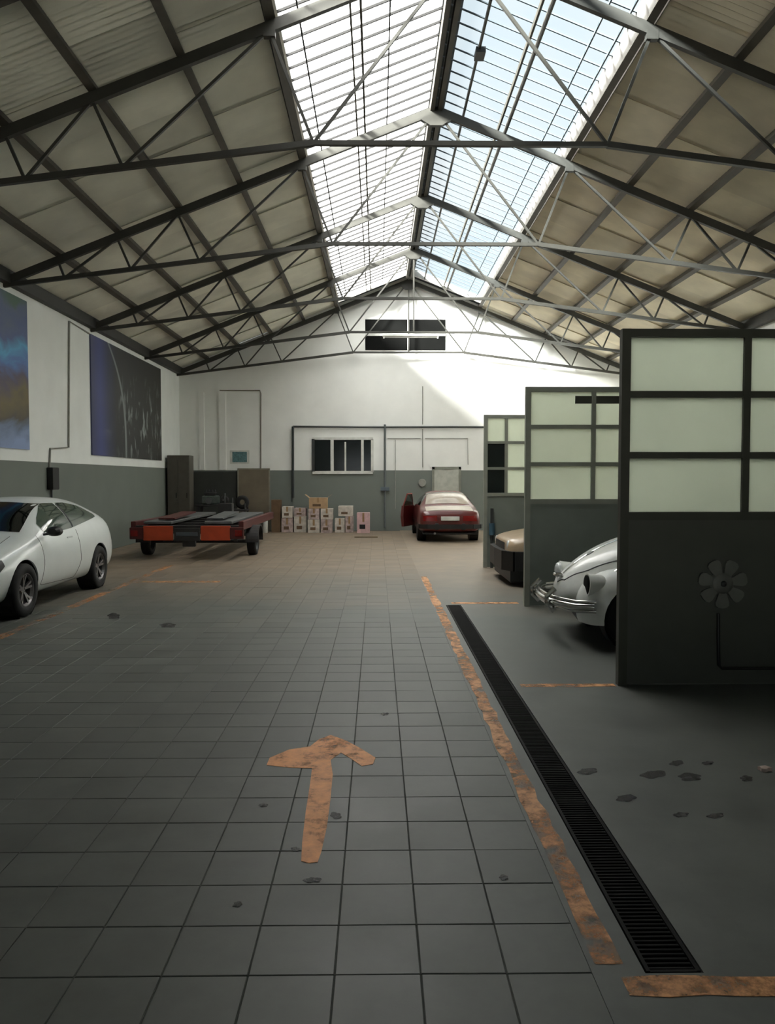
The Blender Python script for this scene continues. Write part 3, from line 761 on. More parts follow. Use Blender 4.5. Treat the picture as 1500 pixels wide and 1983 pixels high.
o = MB().box((XL + 0.002, yr - 5.6, ZP0), (XL + 0.03, yr, ZP1)).build('mural', mural_mat('mural_blue', 1)); tag(o, 'big blue and brown printed mural above the white hatchback', 'mural')
ya, yb2 = lw(175, 800).y, lw(310, 800).y
o = MB().box((XL + 0.002, ya, ZP0), (XL + 0.03, yb2, ZP1)).build('mural', mural_mat('mural_dark', 2)); tag(o, 'big dark mural with blue edge and pale streaks near the corner', 'mural')
lc = thing('wall_conduit', 'thin conduit on the left wall between the murals, ending in a dark box', 'conduit', (XL + 0.02, lw(133, 700).y, 1.4))
pts = [lw(172, 641, 0.02), lw(134, 622, 0.02), lw(133, 866, 0.02), lw(97, 869, 0.02), lw(96, 905, 0.02)]
pts[0].z = pts[1].z - 0.05
MB().tube(pts, 0.02, 6).build('tube', M_CONDUIT, lc)
a = lw(103, 950, 0.0); b2 = lw(90, 905, 0.0)
MB().cbox((XL + 0.001, b2.y, a.z + 0.02), (XL + 0.12, a.y, b2.z), 0.012).build('switch_box', M_TRIM, lc)
MB().tube([(XL + 0.03, (a.y + b2.y) / 2, a.z + 0.03), (XL + 0.03, (a.y + b2.y) / 2, a.z - 0.25)], 0.02, 8).build('outlet_pipe', M_PIPE, lc)

# ------------------------------------------------------------------ cars
def eval_mesh(o):
    dg = bpy.context.evaluated_depsgraph_get()
    me = bpy.data.meshes.new_from_object(o.evaluated_get(dg))
    return me
def loft(st, zm=0.55):
    """stations (x, zb, hwb, hwm, zs, hws, zt, hwt) -> closed body cage"""
    b = MB(); n = None; rings = []
    for (x_, zb, hwb, hwm, zs, hws, zt, hwt) in st:
        zmid = min(zm, zb + (zs - zb) * 0.62)
        half = [(0, zb), (hwb * 0.85, zb), (hwb, zb + (zmid - zb) * 0.25), (hwm, zmid), (hws, zs), (hwt, zt - (zt - zs) * 0.12 - 0.012), (hwt * 0.62, zt - 0.006), (0, zt)]
        ring = [(x_, y_, z_) for y_, z_ in half] + [(x_, -y_, z_) for y_, z_ in reversed(half[1:-1])]
        rings.append(ring); n = len(ring)
    vs = [p for r in rings for p in r]; fs = []
    for i in range(len(rings) - 1):
        for k in range(n): fs.append([i * n + k, i * n + (k + 1) % n, (i + 1) * n + (k + 1) % n, (i + 1) * n + k])
    fs.append(list(range(n))); e = (len(rings) - 1) * n; fs.append([e + k for k in reversed(range(n))])
    return b.add(vs, fs)
def subdiv(mb, m, lv=2):
    o = fixnormals(mb.build('cage', m)); md = o.modifiers.new('s', 'SUBSURF'); md.levels = lv; md.render_levels = lv
    bpy.context.view_layer.update(); me = eval_mesh(o); bpy.data.objects.remove(o); return me
def cut(me, cutters):
    """boolean difference with cutter meshes, made at once, nothing left behind"""
    o = bpy.data.objects.new('cut', me); C.objects.link(o); tmp = []
    for mb in cutters:
        c_ = fixnormals(mb.build('cutter', M_TRIM)); tmp.append(c_)
        md = o.modifiers.new('b', 'BOOLEAN'); md.operation = 'DIFFERENCE'; md.object = c_; md.solver = 'EXACT'
    bpy.context.view_layer.update(); r = eval_mesh(o)
    for q in tmp + [o]: bpy.data.objects.remove(q)
    return r
def bvh_of(me): return BVHTree.FromPolygons([v.co.copy() for v in me.vertices], [list(p.vertices) for p in me.polygons])
def add_mesh(name, me, m, parent, smooth=True):
    me.materials.clear(); me.materials.append(m); me.name = name
    o = bpy.data.objects.new(name, me); C.objects.link(o); o.parent = parent
    if smooth: autosmooth(o, 35)
    return o
def patch(bv, axis, sgn, us, lo, hi, nrow=6, off=0.004):
    """sheet laid on the body: columns us, between lo(u) and hi(u); axis 'y' looks from the side, 'x' from front/back, 'z' from above"""
    b = MB(); vs = []; ok = []
    for u in us:
        for j in range(nrow + 1):
            v_ = lo(u) + (hi(u) - lo(u)) * j / nrow
            if axis == 'y': org, d = Vector((u, sgn * 3, v_)), Vector((0, -sgn, 0))
            elif axis == 'x': org, d = Vector((sgn * 5, u, v_)), Vector((-sgn, 0, 0))
            else: org, d = Vector((u, v_, 4)), Vector((0, 0, -1))
            h = bv.ray_cast(org, d)
            ok.append(h[0] is not None)
            if h[0] is None: vs.append(org)
            else:
                nn = h[1] if h[1].dot(d) < 0 else -h[1]
                vs.append(h[0] + nn * off)
    fs = []; m_ = nrow + 1
    for i in range(len(us) - 1):
        for j in range(nrow):
            q = [i * m_ + j, (i + 1) * m_ + j, (i + 1) * m_ + j + 1, i * m_ + j + 1]
            if all(ok[t] for t in q): fs.append(q)
    b.add(vs, fs)
    return b
def sheet(name, mb, m, parent, th=0.006):
    """gives a laid sheet a little thickness"""
    o = mb.build(name, m, parent, world=False); bm = bmesh.new(); bm.from_mesh(o.data)
    bmesh.ops.delete(bm, geom=[v for v in bm.verts if not v.link_faces], context='VERTS')
    bmesh.ops.recalc_face_normals(bm, faces=bm.faces)
    bm.to_mesh(o.data); bm.free()
    o.data.polygons.foreach_set('use_smooth', [True] * len(o.data.polygons))
    return o
def seam(bv, axis, sgn, pts, r, parent, name='seam', m=None):
    out = []
    for (u, v_) in pts:
        if axis == 'y': org, d = Vector((u, sgn * 3, v_)), Vector((0, -sgn, 0))
        elif axis == 'x': org, d = Vector((sgn * 5, u, v_)), Vector((-sgn, 0, 0))
        else: org, d = Vector((u, v_, 4)), Vector((0, 0, -1))
        h = bv.ray_cast(org, d)
        if h[0] is not None: out.append(h[0])
    if len(out) > 1: return MB().tube(out, r, 5).build(name, m or M_TRIM, parent, world=False)
def lerp_pts(pts, n=24):
    L = [0]
    for a, b in zip(pts, pts[1:]): L.append(L[-1] + math.dist(a, b))
    out = []
    for i in range(n + 1):
        s_ = L[-1] * i / n; k = max(j for j in range(len(pts)) if L[j] <= s_ + 1e-9); k = min(k, len(pts) - 2)
        t = (s_ - L[k]) / max(1e-9, L[k + 1] - L[k]); out.append(tuple(a + (b - a) * t for a, b in zip(pts[k], pts[k + 1])))
    return out
def interp(tab):
    def f_(u):
        if u <= tab[0][0]: return tab[0][1]
        for (a, va), (b, vb) in zip(tab, tab[1:]):
            if u <= b: return va + (vb - va) * (u - a) / (b - a)
        return tab[-1][1]
    return f_
def lin(a, b, n): return [a + (b - a) * i / n for i in range(n + 1)]
WH = {}
def wheel(parent, x_, y_, r, wd, style, s):
    """tyre with its rim as sub-part; s = outward side"""
    key = (r, wd, style)
    if key not in WH:
        h = wd / 2
        t = MB().lathe([(r * 0.62, -h * 0.9), (r * 0.80, -h), (r * 0.95, -h * 0.9), (r, -h * 0.6), (r, h * 0.6), (r * 0.95, h * 0.9), (r * 0.80, h), (r * 0.62, h * 0.9), (r * 0.6, 0), (r * 0.62, -h * 0.9)], 32, 'y')
        tm = t.mesh('wheel', M_RUBBER, True)
        q = MB()
        q.lathe([(0.0, h * 0.45), (r * 0.16, h * 0.45), (r * 0.18, h * 0.3), (r * 0.18, -h * 0.2)], 16, 'y')
        q.lathe([(r * 0.53, h * 0.55), (r * 0.60, h * 0.88), (r * 0.63, h * 0.88), (r * 0.63, h * 0.6), (r * 0.6, -h * 0.8), (r * 0.53, h * 0.55)], 32, 'y')
        if style == 'spoke':
            for k in range(5):
                a = R(90 + 72 * k)
                for da in (-0.17, 0.17):
                    q.beam((r * 0.12 * math.cos(a), h * 0.38, r * 0.12 * math.sin(a)), (r * 0.58 * math.cos(a + da), h * 0.62, r * 0.58 * math.sin(a + da)), r * 0.085, 0.025, up=(0, 1, 0))
        else:
            q.lathe([(r * 0.16, h * 0.42), (r * 0.34, h * 0.55), (r * 0.42, h * 0.3), (r * 0.55, h * 0.25)], 28, 'y')
        rm = q.mesh('rim', {'spoke': M_RIM, 'chrome': M_CHROME, 'steel': M_RIM, 'dark': M_PIPE}[style], False)
        bm_ = MB().lathe([(0.0, -h * 0.1), (r * 0.58, -h * 0.1)], 24, 'y').mesh('brake_disc', M_TRIM, False)
        WH[key] = (tm, rm, bm_)
    tm, rm, bm_ = WH[key]
    o = inst('wheel', tm, parent, (x_, y_, r), (0, 0, 0 if s > 0 else PI))
    inst('rim', rm, o, (0, 0, 0)); inst('brake_disc', bm_, o, (0, 0, 0))
    return o
def arch_cutters(axles, r, hw, z):
    out = []
    for ax in axles:
        for s in (-1, 1):
            prof = [(0.0, s * (hw - 0.26)), (r, s * (hw - 0.26)), (r, s * (hw + 0.3)), (0.0, s * (hw + 0.3))]
            b = MB(); nseg = 32
            ring0 = [(ax + r * math.cos(2 * PI * k / nseg), s * (hw - 0.26), z + r * math.sin(2 * PI * k / nseg)) for k in range(nseg)]
            ring1 = [(p[0], s * (hw + 0.3), p[2]) for p in ring0]
            b.add(ring0 + ring1, [list(range(nseg)), list(reversed(range(nseg, 2 * nseg)))] + [[k, nseg + k, nseg + (k + 1) % nseg, (k + 1) % nseg] for k in range(nseg)])
            out.append(b)
    return out
def liners(parent, axles, r, hw, z, name='wheel_liner'):
    for ax in axles:
        for s in (-1, 1):
            b = MB().lathe([(0.0, s * (hw - 0.255)), (r - 0.006, s * (hw - 0.255)), (r - 0.006, s * (hw - 0.03))], 28, 'y', (ax, 0, z))
            fixnormals(b.build(name, M_TRIM, parent, world=False))
def disc(parent, name, c, r, m, axis='x', depth=0.03, s=1, n=20):
    b = MB().lathe([(0.0, s * depth), (r * 0.6, s * depth * 0.9), (r * 0.92, s * depth * 0.5), (r, 0.0), (r, -s * 0.03), (0, -s * 0.03)], n, axis, c)
    return fixnormals(b.build(name, m, parent, smooth=True, world=False))

# white hatchback, nose towards the viewer
wc_f = on_floor(56, 1197); 
hb = thing('hatchback_car', 'white three-door hatchback car parked along the left wall', 'car', (-5.15, 10.66, 0), -PI / 2)
HS = [(2.16, .26, .50, .55, .52, .54, .60, .40), (2.10, .22, .66, .72, .60, .68, .68, .48), (1.92, .19, .76, .83, .69, .77, .76, .56), (1.62, .18, .82, .885, .78, .83, .845, .62),
      (1.28, .18, .85, .905, .86, .855, .925, .66), (1.0, .18, .86, .905, .90, .86, .985, .66), (.84, .18, .86, .905, .92, .86, 1.04, .64), (.45, .18, .86, .905, .935, .86, 1.245, .60), (.10, .18, .86, .905, .945, .86, 1.375, .575), (-.25, .18, .86, .905, .95, .86, 1.415, .565),
      (-.70, .18, .86, .905, .965, .86, 1.425, .565), (-1.15, .18, .86, .91, .995, .86, 1.395, .55), (-1.55, .19, .86, .91, 1.03, .845, 1.315, .53), (-1.84, .21, .84, .895, 1.04, .82, 1.19, .54), (-2.0, .24, .80, .86, 1.0, .78, 1.08, .56), (-2.09, .30, .70, .76, .86, .70, .92, .50)]
bme = subdiv(loft(HS), M_CARWHITE); hbv = bvh_of(bme)
AX = (1.23, -1.28)
body = add_mesh('body', cut(bme, arch_cutters(AX, 0.365, 0.90, 0.33)), M_CARWHITE, hb)
liners(hb, AX, 0.365, 0.90, 0.33)
for ax in AX:
    for s in (-1, 1): wheel(hb, ax, s * 0.80, 0.325, 0.20, 'spoke', s)
# glass
def screen(bv, sgn, z0, z1, w0, w1, bow=0.03, nc=18, nr=8, off=0.005):
    """front or rear glass: trapezoid laid on the body, seen along x"""
    b = MB(); vs = []
    for i in range(nc + 1):
        t = -1 + 2 * i / nc
        for j in range(nr + 1):
            v_ = j / nr; z_ = z0 + (z1 - z0) * v_ - bow * t * t; y_ = t * (w0 + (w1 - w0) * v_)
            h = bv.ray_cast(Vector((sgn * 5, y_, z_)), Vector((-sgn, 0, 0)))
            if h[0] is None: vs.append(vs[-1].copy()); continue
            nn = h[1] if h[1].x * sgn > 0 else -h[1]
            vs.append(h[0] + nn * off)
    b.add(vs, [[i * (nr + 1) + j, (i + 1) * (nr + 1) + j, (i + 1) * (nr + 1) + j + 1, i * (nr + 1) + j + 1] for i in range(nc) for j in range(nr)])
    return b
ws = sheet('windshield', screen(hbv, 1, 1.03, 1.36, .64, .50), M_CARGLASS, hb)
for s in (-1, 1):
    lo = interp([(-1.50, 1.085), (-.35, .975), (.62, .94)])
    hi = interp([(-1.50, 1.12), (-1.2, 1.26), (-.75, 1.325), (-.1, 1.335), (.05, 1.30), (.35, 1.16), (.62, 1.00)])
    M_SIDE = mat('side_glass', srgb(70, 84, 74), 0.05, spec=0.9, var=0.05)
    sheet('door_window', patch(hbv, 'y', s, lin(-.40, .48, 14), lo, hi, 6, 0.005), M_SIDE, hb)
    sheet('quarter_window', patch(hbv, 'y', s, lin(-1.50, -.47, 12), lo, hi, 6, 0.005), M_SIDE, hb)
    seam(hbv, 'y', s, lerp_pts([(.72, .95), (.70, .60), (.78, .32), (-.35, .28), (-.52, .5), (-.50, .95)], 40), 0.004, hb, 'door_seam')
    seam(hbv, 'y', s, lerp_pts([(-.43, .985), (-.45, 1.31)], 8), 0.014, hb, 'window_post')
    mi = MB(); 
    mi.lathe([(0.0, 0.09), (0.04, 0.08), (0.062, 0.04), (0.066, -0.03), (0.055, -0.04), (0.0, -0.042)], 14, 'x', (.58, s * 0.97, .995)); mi.v = [Vector((p.x, s * .97 + (p.y - s * .97) * 1.5, p.z)) for p in mi.v]; mi.beam((.60, s * 0.84, .955), (.60, s * 0.93, .97), .06, .03)
    fixnormals(mi.build('mirror', M_CARWHITE if s < 0 else M_TRIM, hb, world=False))
    hl = sheet('headlight', patch(hbv, 'y', s, lin(1.66, 2.04, 10), interp([(1.66, .66), (1.8, .58), (2.04, .54)]), interp([(1.66, .73), (1.85, .71), (2.04, .63)]), 6, 0.006), M_TRIM, hb)
    o = disc(hb, 'headlight_lens', (0, 0, 0), .05, M_LAMP, 'x', 0.03); o.location = (1.90, s * .78, .63); o.rotation_euler = (0, 0, s * R(42))
    o = disc(hb, 'fog_light', (0, 0, 0), .06, M_TRIM, 'x', 0.02); o.location = (2.0, s * .70, .36); o.rotation_euler = (0, 0, s * R(30))
    sheet('tail_light', patch(hbv, 'x', -1, lin(s * .52, s * .70, 6), lambda u: .78, lambda u: .94, 4, 0.006), mat('lamp_red', srgb(120, 18, 16), 0.2), hb)
    seam(hbv, 'y', s, lerp_pts([(-.30, .86), (-.12, .86)], 4), 0.012, hb, 'door_handle', M_CARWHITE)
sheet('grille', patch(hbv, 'x', 1, lin(-.38, .38, 10), lambda u: .52, lambda u: .60, 3, 0.006), M_TRIM, hb)
sheet('air_intake', patch(hbv, 'x', 1, lin(-.42, .42, 10), lambda u: .30, lambda u: .40, 3, 0.006), M_TRIM, hb)
sheet('rear_window', screen(hbv, -1, 1.12, 1.33, .50, .44), M_CARGLASS, hb)
sheet('number_plate', patch(hbv, 'x', 1, lin(-.25, .25, 6), lambda u: .43, lambda u: .52, 2, 0.015), M_WHITEFRAME, hb)
seam(hbv, 'z', 1, lerp_pts([(1.02, -.60), (1.45, -.62), (1.9, -.52), (2.02, 0), (1.9, .52), (1.45, .62), (1.02, .60)], 40), 0.004, hb, 'bonnet_seam')

# round white classic car in the first bay, nose towards the drain
bt = thing('beetle_car', 'white round-bodied classic car poking out behind the dark partition', 'car', (3.76, 8.18, 0), PI)
M_BT = mat('beetle_white', srgb(226, 228, 224), 0.35, var=0.08, scale=7, coat=0.4)
BS = [(1.86, .36, .16, .20, .50, .18, .56, .10), (1.80, .32, .26, .32, .56, .30, .66, .18), (1.62, .28, .36, .43, .62, .41, .82, .27), (1.40, .24, .44, .51, .68, .49, .95, .35), (1.15, .22, .52, .58, .74, .56, 1.05, .42), (.88, .2, .60, .66, .82, .64, 1.11, .48),
      (.72, .2, .62, .69, .88, .66, 1.12, .50), (.48, .2, .65, .70, .92, .67, 1.32, .50), (.2, .2, .67, .715, .94, .68, 1.46, .50), (-.2, .2, .68, .72, .95, .69, 1.50, .50), (-.6, .2, .68, .72, .95, .68, 1.47, .49), (-1.0, .22, .66, .69, .92, .65, 1.33, .46), (-1.35, .25, .58, .63, .86, .58, 1.12, .40), (-1.65, .3, .48, .53, .75, .48, .90, .33), (-1.88, .35, .32, .38, .6, .34, .68, .24), (-1.97, .4, .18, .2, .52, .18, .56, .12)]
bme = subdiv(loft(BS, 0.5), M_BT); bbv = bvh_of(bme)
add_mesh('body', bme, M_BT, bt)
BAX = (1.2, -1.2)
def fender(x_, s, fwd):
    """full rounded mudguard: half-sunk ellipsoid with the wheel opening cut out"""
    b = MB(); nu, nv = 36, 20; vs = []; c_ = (x_ + (.04 if fwd else -.04), .50, .40); r_ = (.53, .285, .385)
    for i in range(nv + 1):
        ph = PI * i / nv
        for j in range(nu):
            th = 2 * PI * j / nu
            d = Vector((math.sin(ph) * math.cos(th), math.cos(ph), math.sin(ph) * math.sin(th)))
            d = Vector([math.copysign(abs(q) ** .88, q) for q in d])
            p_ = Vector((c_[0] + r_[0] * d.x, c_[1] + r_[1] * d.y, c_[2] + r_[2] * d.z)); p_.z = max(p_.z, .24)
            vs.append((p_.x, s * p_.y, p_.z))
    b.add(vs, [[i * nu + j, i * nu + (j + 1) % nu, (i + 1) * nu + (j + 1) % nu, (i + 1) * nu + j] for i in range(nv) for j in range(nu)])
    me = b.mesh('fender', M_BT); bm = bmesh.new(); bm.from_mesh(me); bmesh.ops.remove_doubles(bm, verts=bm.verts, dist=1e-4); bmesh.ops.recalc_face_normals(bm, faces=bm.faces); bm.to_mesh(me); bm.free()
    cy = MB(); ns = 32; r0 = [(x_ + .355 * math.cos(2 * PI * k / ns), s * .50, .30 + .355 * math.sin(2 * PI * k / ns)) for k in range(ns)]; r1 = [(q[0], s * 1.1, q[2]) for q in r0]
    cy.add(r0 + r1, [list(range(ns)), list(reversed(range(ns, 2 * ns)))] + [[k, ns + k, ns + (k + 1) % ns, (k + 1) % ns] for k in range(ns)])
    return cut(me, [cy])
for s in (-1, 1):
    for ax, fw in ((1.2, True), (-1.2, False)):
        add_mesh('fender', fender(ax, s, fw), M_BT, bt)
        b = MB().lathe([(0.0, s * 0.505), (0.35, s * 0.505), (0.35, s * 0.70)], 24, 'y', (ax, 0, 0.30)); fixnormals(b.build('wheel_liner', M_TRIM, bt, world=False))
        wheel(bt, ax, s * 0.62, 0.315, 0.15, 'chrome', s)
    MB().cbox((-.72, s * 0.56, .24), (.72, s * 0.76, .28), .01).build('running_board', M_TRIM, bt, world=False)
    # headlight buckets; the one nearer the viewer has lost its lamp
    b = MB().tube([(1.36, s * .56, .60), (1.55, s * .58, .615), (1.69, s * .585, .625)], [0.07, 0.11, 0.118], 18, cap=True); autosmooth(b.build('headlight_bucket', M_BT, bt, world=False))
    disc(bt, 'headlight', (1.695, s * .585, .626), .100, M_BLACK if s > 0 else M_LAMP, 'x', 0.006 if s > 0 else 0.04)
    b = MB().tube([(1.42, s * .56, .745), (1.34, s * .56, .785), (1.24, s * .56, .78)], [0.012, 0.026, 0.01], 8); b.build('indicator', M_CHROME, bt, world=False)
    wl = interp([(-.55, 1.0), (.5, 1.0)]); wh = interp([(-.55, 1.33), (.15, 1.36), (.3, 1.27), (.5, 1.04)])
    sheet('side_window', patch(bbv, 'y', s, lin(-.5, .46, 10), wl, wh, 5, .005), M_CARGLASS, bt)
    sheet('rear_side_window', patch(bbv, 'y', s, lin(-1.0, -.58, 6), interp([(-1, 1.05), (-.58, 1.0)]), interp([(-1, 1.15), (-.58, 1.32)]), 4, .005), M_CARGLASS, bt)
    seam(bbv, 'y', s, lerp_pts([(.62, 1.0), (.66, .35), (-.45, .33), (-.53, .9)], 24), .004, bt, 'door_seam')
sheet('windshield', patch(bbv, 'x', 1, lin(-.52, .52, 12), lambda u: 1.15, lambda u: 1.37 - .05 * u * u, 5, .006), M_CARGLASS, bt)
for pts in ([(1.84, 0), (1.80, .16), (1.62, .30), (1.3, .42), (.95, .52), (.80, .54)], [(1.84, 0), (1.80, -.16), (1.62, -.30), (1.3, -.42), (.95, -.52), (.80, -.54)]):
    seam(bbv, 'z', 1, lerp_pts(pts, 24), .007, bt, 'bonnet_seam')
seam(bbv, 'z', 1, lerp_pts([(.85, 0), (1.3, 0), (1.78, 0)], 24), .011, bt, 'bonnet_strip', M_CHROME)
b = disc(bt, 'emblem', (0, 0, 0), .05, M_PIPE, 'z', 0.012); b.location = (1.50, 0, .885); b.rotation_euler = (0, R(30), 0)
disc(bt, 'fuel_cap_patch', (0, 0, 0), .09, mat('primer_grey', srgb(150, 156, 154), .6), 'z', .006).location = (1.12, .25, .995)
MB().cbox((1.80, -.05, .64), (1.88, .05, .68), .012).build('bonnet_handle', M_CHROME, bt, world=False)
for z_, zz in ((.42, .0),):
    pts = []
    for i in range(25):
        a = -1 + 2 * i / 24; pts.append((2.0 - .22 * abs(a) ** 2.6 - (0.14 if abs(a) > .97 else 0), a * .73, .43))
    b = MB()
    for (dz, dx, rr) in ((0.045, -.008, .018), (0.0, .012, .034), (-0.045, -.008, .018)):
        b.tube([(p[0] + dx, p[1], p[2] + dz) for p in pts], rr, 8)
    autosmooth(b.build('bumper', M_CHROME, bt, world=False), 60)
    for s in (-1, 1):
        b = MB().tube([(1.96, s * .36, .33), (2.03, s * .36, .40), (2.035, s * .36, .48), (1.95, s * .36, .56)], .026, 8); autosmooth(b.build('overrider', M_CHROME, bt, world=False))
        MB().beam((1.55, s * .34, .40), (1.98, s * .34, .42), .03, .05).build('bumper_bracket', M_TRIM, bt, world=False)
rb = MB().tube([(-1.98, -.7, .43), (-2.06, -.4, .43), (-2.08, 0, .43), (-2.06, .4, .43), (-1.98, .7, .43)], .035, 8); autosmooth(rb.build('rear_bumper', M_CHROME, bt, world=False))

# three-box car, used for the red one at the back and the tan one in the second bay
TB = [(2.2, .32, .66, .70, .62, .68, .68, .58), (2.14, .26, .76, .80, .70, .76, .76, .62), (1.7, .22, .80, .84, .78, .80, .84, .66), (1.2, .2, .82, .855, .84, .82, .90, .68), (.82, .2, .82, .86, .88, .83, .95, .68), (.66, .2, .82, .86, .89, .83, 1.0, .66),
      (.25, .2, .82, .86, .90, .83, 1.27, .60), (-.05, .2, .82, .86, .90, .83, 1.345, .58), (-.7, .2, .82, .86, .90, .83, 1.34, .57), (-1.05, .2, .82, .86, .90, .82, 1.20, .57), (-1.36, .2, .82, .86, .89, .82, .98, .64), (-1.5, .21, .81, .855, .87, .81, .915, .68), (-1.9, .24, .80, .84, .83, .79, .875, .68), (-2.12, .28, .76, .80, .78, .76, .84, .64), (-2.18, .34, .66, .70, .66, .66, .72, .56)]
tbm = subdiv(loft(TB), M_TRIM); tbv = bvh_of(tbm)
tbc = cut(tbm.copy(), arch_cutters((1.38, -1.3), 0.35, 0.85, 0.31))
def saloon(name, label, loc, rz, paint, roof_m=None):
    t = thing(name, label, 'car', loc, rz)
    add_mesh('body', tbc.copy(), paint, t); liners(t, (1.38, -1.3), .35, .85, .31)
    for ax in (1.38, -1.3):
        for s in (-1, 1): wheel(t, ax, s * .74, .305, .18, 'steel', s)
    sheet('windshield', screen(tbv, 1, .99, 1.29, .62, .53), M_CARGLASS, t)
    for s in (-1, 1):
        sheet('front_window', patch(tbv, 'y', s, lin(-.28, .55, 10), interp([(-1, .94), (.55, .94)]), interp([(-.3, 1.25), (.02, 1.24), (.55, .98)]), 4, .005), M_CARGLASS, t)
        sheet('rear_window_pane', patch(tbv, 'y', s, lin(-1.15, -.34, 10), interp([(-1.2, .945), (.55, .94)]), interp([(-1.15, .98), (-.8, 1.24), (-.3, 1.25)]), 4, .005), M_CARGLASS, t)
        seam(tbv, 'y', s, lerp_pts([(.58, .9), (.6, .3), (-.3, .3), (-.32, .9)], 20), .004, t, 'door_seam')
        seam(tbv, 'y', s, lerp_pts([(1.0, .5), (-.9, .5)], 20), .016, t, 'side_moulding')
    return t
M_RED = mat('car_red', srgb(88, 28, 25), .35, var=.06, coat=.5)
M_LRED = MATS['lamp_red']; M_LORANGE = mat('lamp_amber', srgb(150, 84, 40), .25)
rd = saloon('saloon_car', 'dark red saloon car seen from behind with its left door open', (1.91, 22.42, 0), PI / 2, M_RED)
sheet('rear_window', screen(tbv, -1, 1.0, 1.27, .60, .53), mat('rear_glass_pale', srgb(170, 160, 148), .1, spec=.8), rd)
sheet('window_frame', screen(tbv, -1, 1.272, 1.29, .53, .52, nr=2, off=.009), M_CHROME, rd)
sheet('boot_lid', patch(tbv, 'z', 1, lin(-2.05, -1.48, 8), lambda u: -.62, lambda u: .62, 10, .006), mat('boot_reflection', srgb(196, 186, 172), .3, var=.1, coat=.4), rd)  # pale colour stands for light reflected on the red lid
for s in (-1, 1):
    sheet('tail_light', patch(tbv, 'x', -1, lin(s * .34, s * .70, 8), lambda u: .56, lambda u: .70, 4, .012), M_LRED, rd)
    MB().cbox((-2.235, s * .35 - .05, .33), (-2.16, s * .35 + .05, .50), .012).build('overrider', M_TRIM, rd, world=False)
MB().cbox((-2.225, -.24, .575), (-2.185, .24, .685), .006).build('number_plate', M_WHITEFRAME, rd, world=False)
pts = [(-1.9, -.845, .42), (-2.12, -.79, .42), (-2.22, -.6, .42), (-2.235, 0, .42), (-2.22, .6, .42), (-2.12, .79, .42), (-1.9, .845, .42)]
b = MB()
for k in range(len(pts) - 1): b.beam(pts[k], pts[k + 1], .06, .11)
b.build('rear_bumper', M_TRIM, rd, world=False)
b = MB().tube([(-1.6, .4, .22), (-2.2, .4, .24)], .03, 10); b.build('exhaust', M_RIM, rd, world=False)
MB().cbox((-2.1, -.7, .2), (-1.6, .7, .26), .01).build('underbody', M_TRIM, rd, world=False)
# open left door, hinged at the front
dr_ = bpy.data.objects.new('open_door', None); C.objects.link(dr_); dr_.parent = rd; dr_.location = (.55, .84, 0); dr_.rotation_euler = (0, 0, -R(22))
dp = MB(); dp.add([(-.0, -.02, .30), (-.86, -.02, .30), (-.90, -.02, .60), (-.86, -.02, .90), (-.0, -.02, .90), (-.0, .03, .30), (-.86, .05, .30), (-.90, .07, .60), (-.86, .05, .90), (-.0, .03, .90)],
    [[0, 1, 2, 3, 4], [9, 8, 7, 6, 5]] + [[i, 5 + i, 5 + (i + 1) % 5, (i + 1) % 5] for i in range(5)])
fixnormals(dp.build('door_panel', M_RED, dr_, world=False))
MB().tube([(-.03, .0, .90), (-.42, -.1, 1.24), (-.80, -.1, 1.24), (-.86, .0, .90)], .018, 6).build('door_window_frame', mat('door_frame_red', srgb(140, 60, 54), .4), dr_, world=False)
MB().add([(-.05, -.005, .90), (-.42, -.1, 1.23), (-.79, -.1, 1.23), (-.85, -.005, .90)], [[0, 1, 2, 3]]).build('door_glass', M_SIDE, dr_, world=False)

M_TAN = mat('car_tan', srgb(178, 156, 128), .35, var=.06, coat=.4)
tn = saloon('saloon_car', 'tan car with black front bumper in the bay behind the middle partition', (4.22, 12.72, 0), PI, M_TAN)
sheet('grille', patch(tbv, 'x', 1, lin(-.45, .45, 8), lambda u: .52, lambda u: .66, 3, .008), M_TRIM, tn)
for s in (-1, 1): disc(tn, 'headlight', (2.155, s * .58, .62), .085, M_LAMP, 'x', .03)
pts = [(1.75, -.89, .40), (2.10, -.86, .40), (2.23, -.62, .40), (2.25, 0, .40), (2.23, .62, .40), (2.10, .86, .40), (1.75, .89, .40)]
b = MB()
for k in range(len(pts) - 1): b.beam(pts[k], pts[k + 1], .08, .30)
b.build('front_bumper', M_TRIM, tn, world=False)
MB().cbox((1.5, -.8, .06), (2.16, .8, .26), .02).build('front_skirt', M_TRIM, tn, world=False)

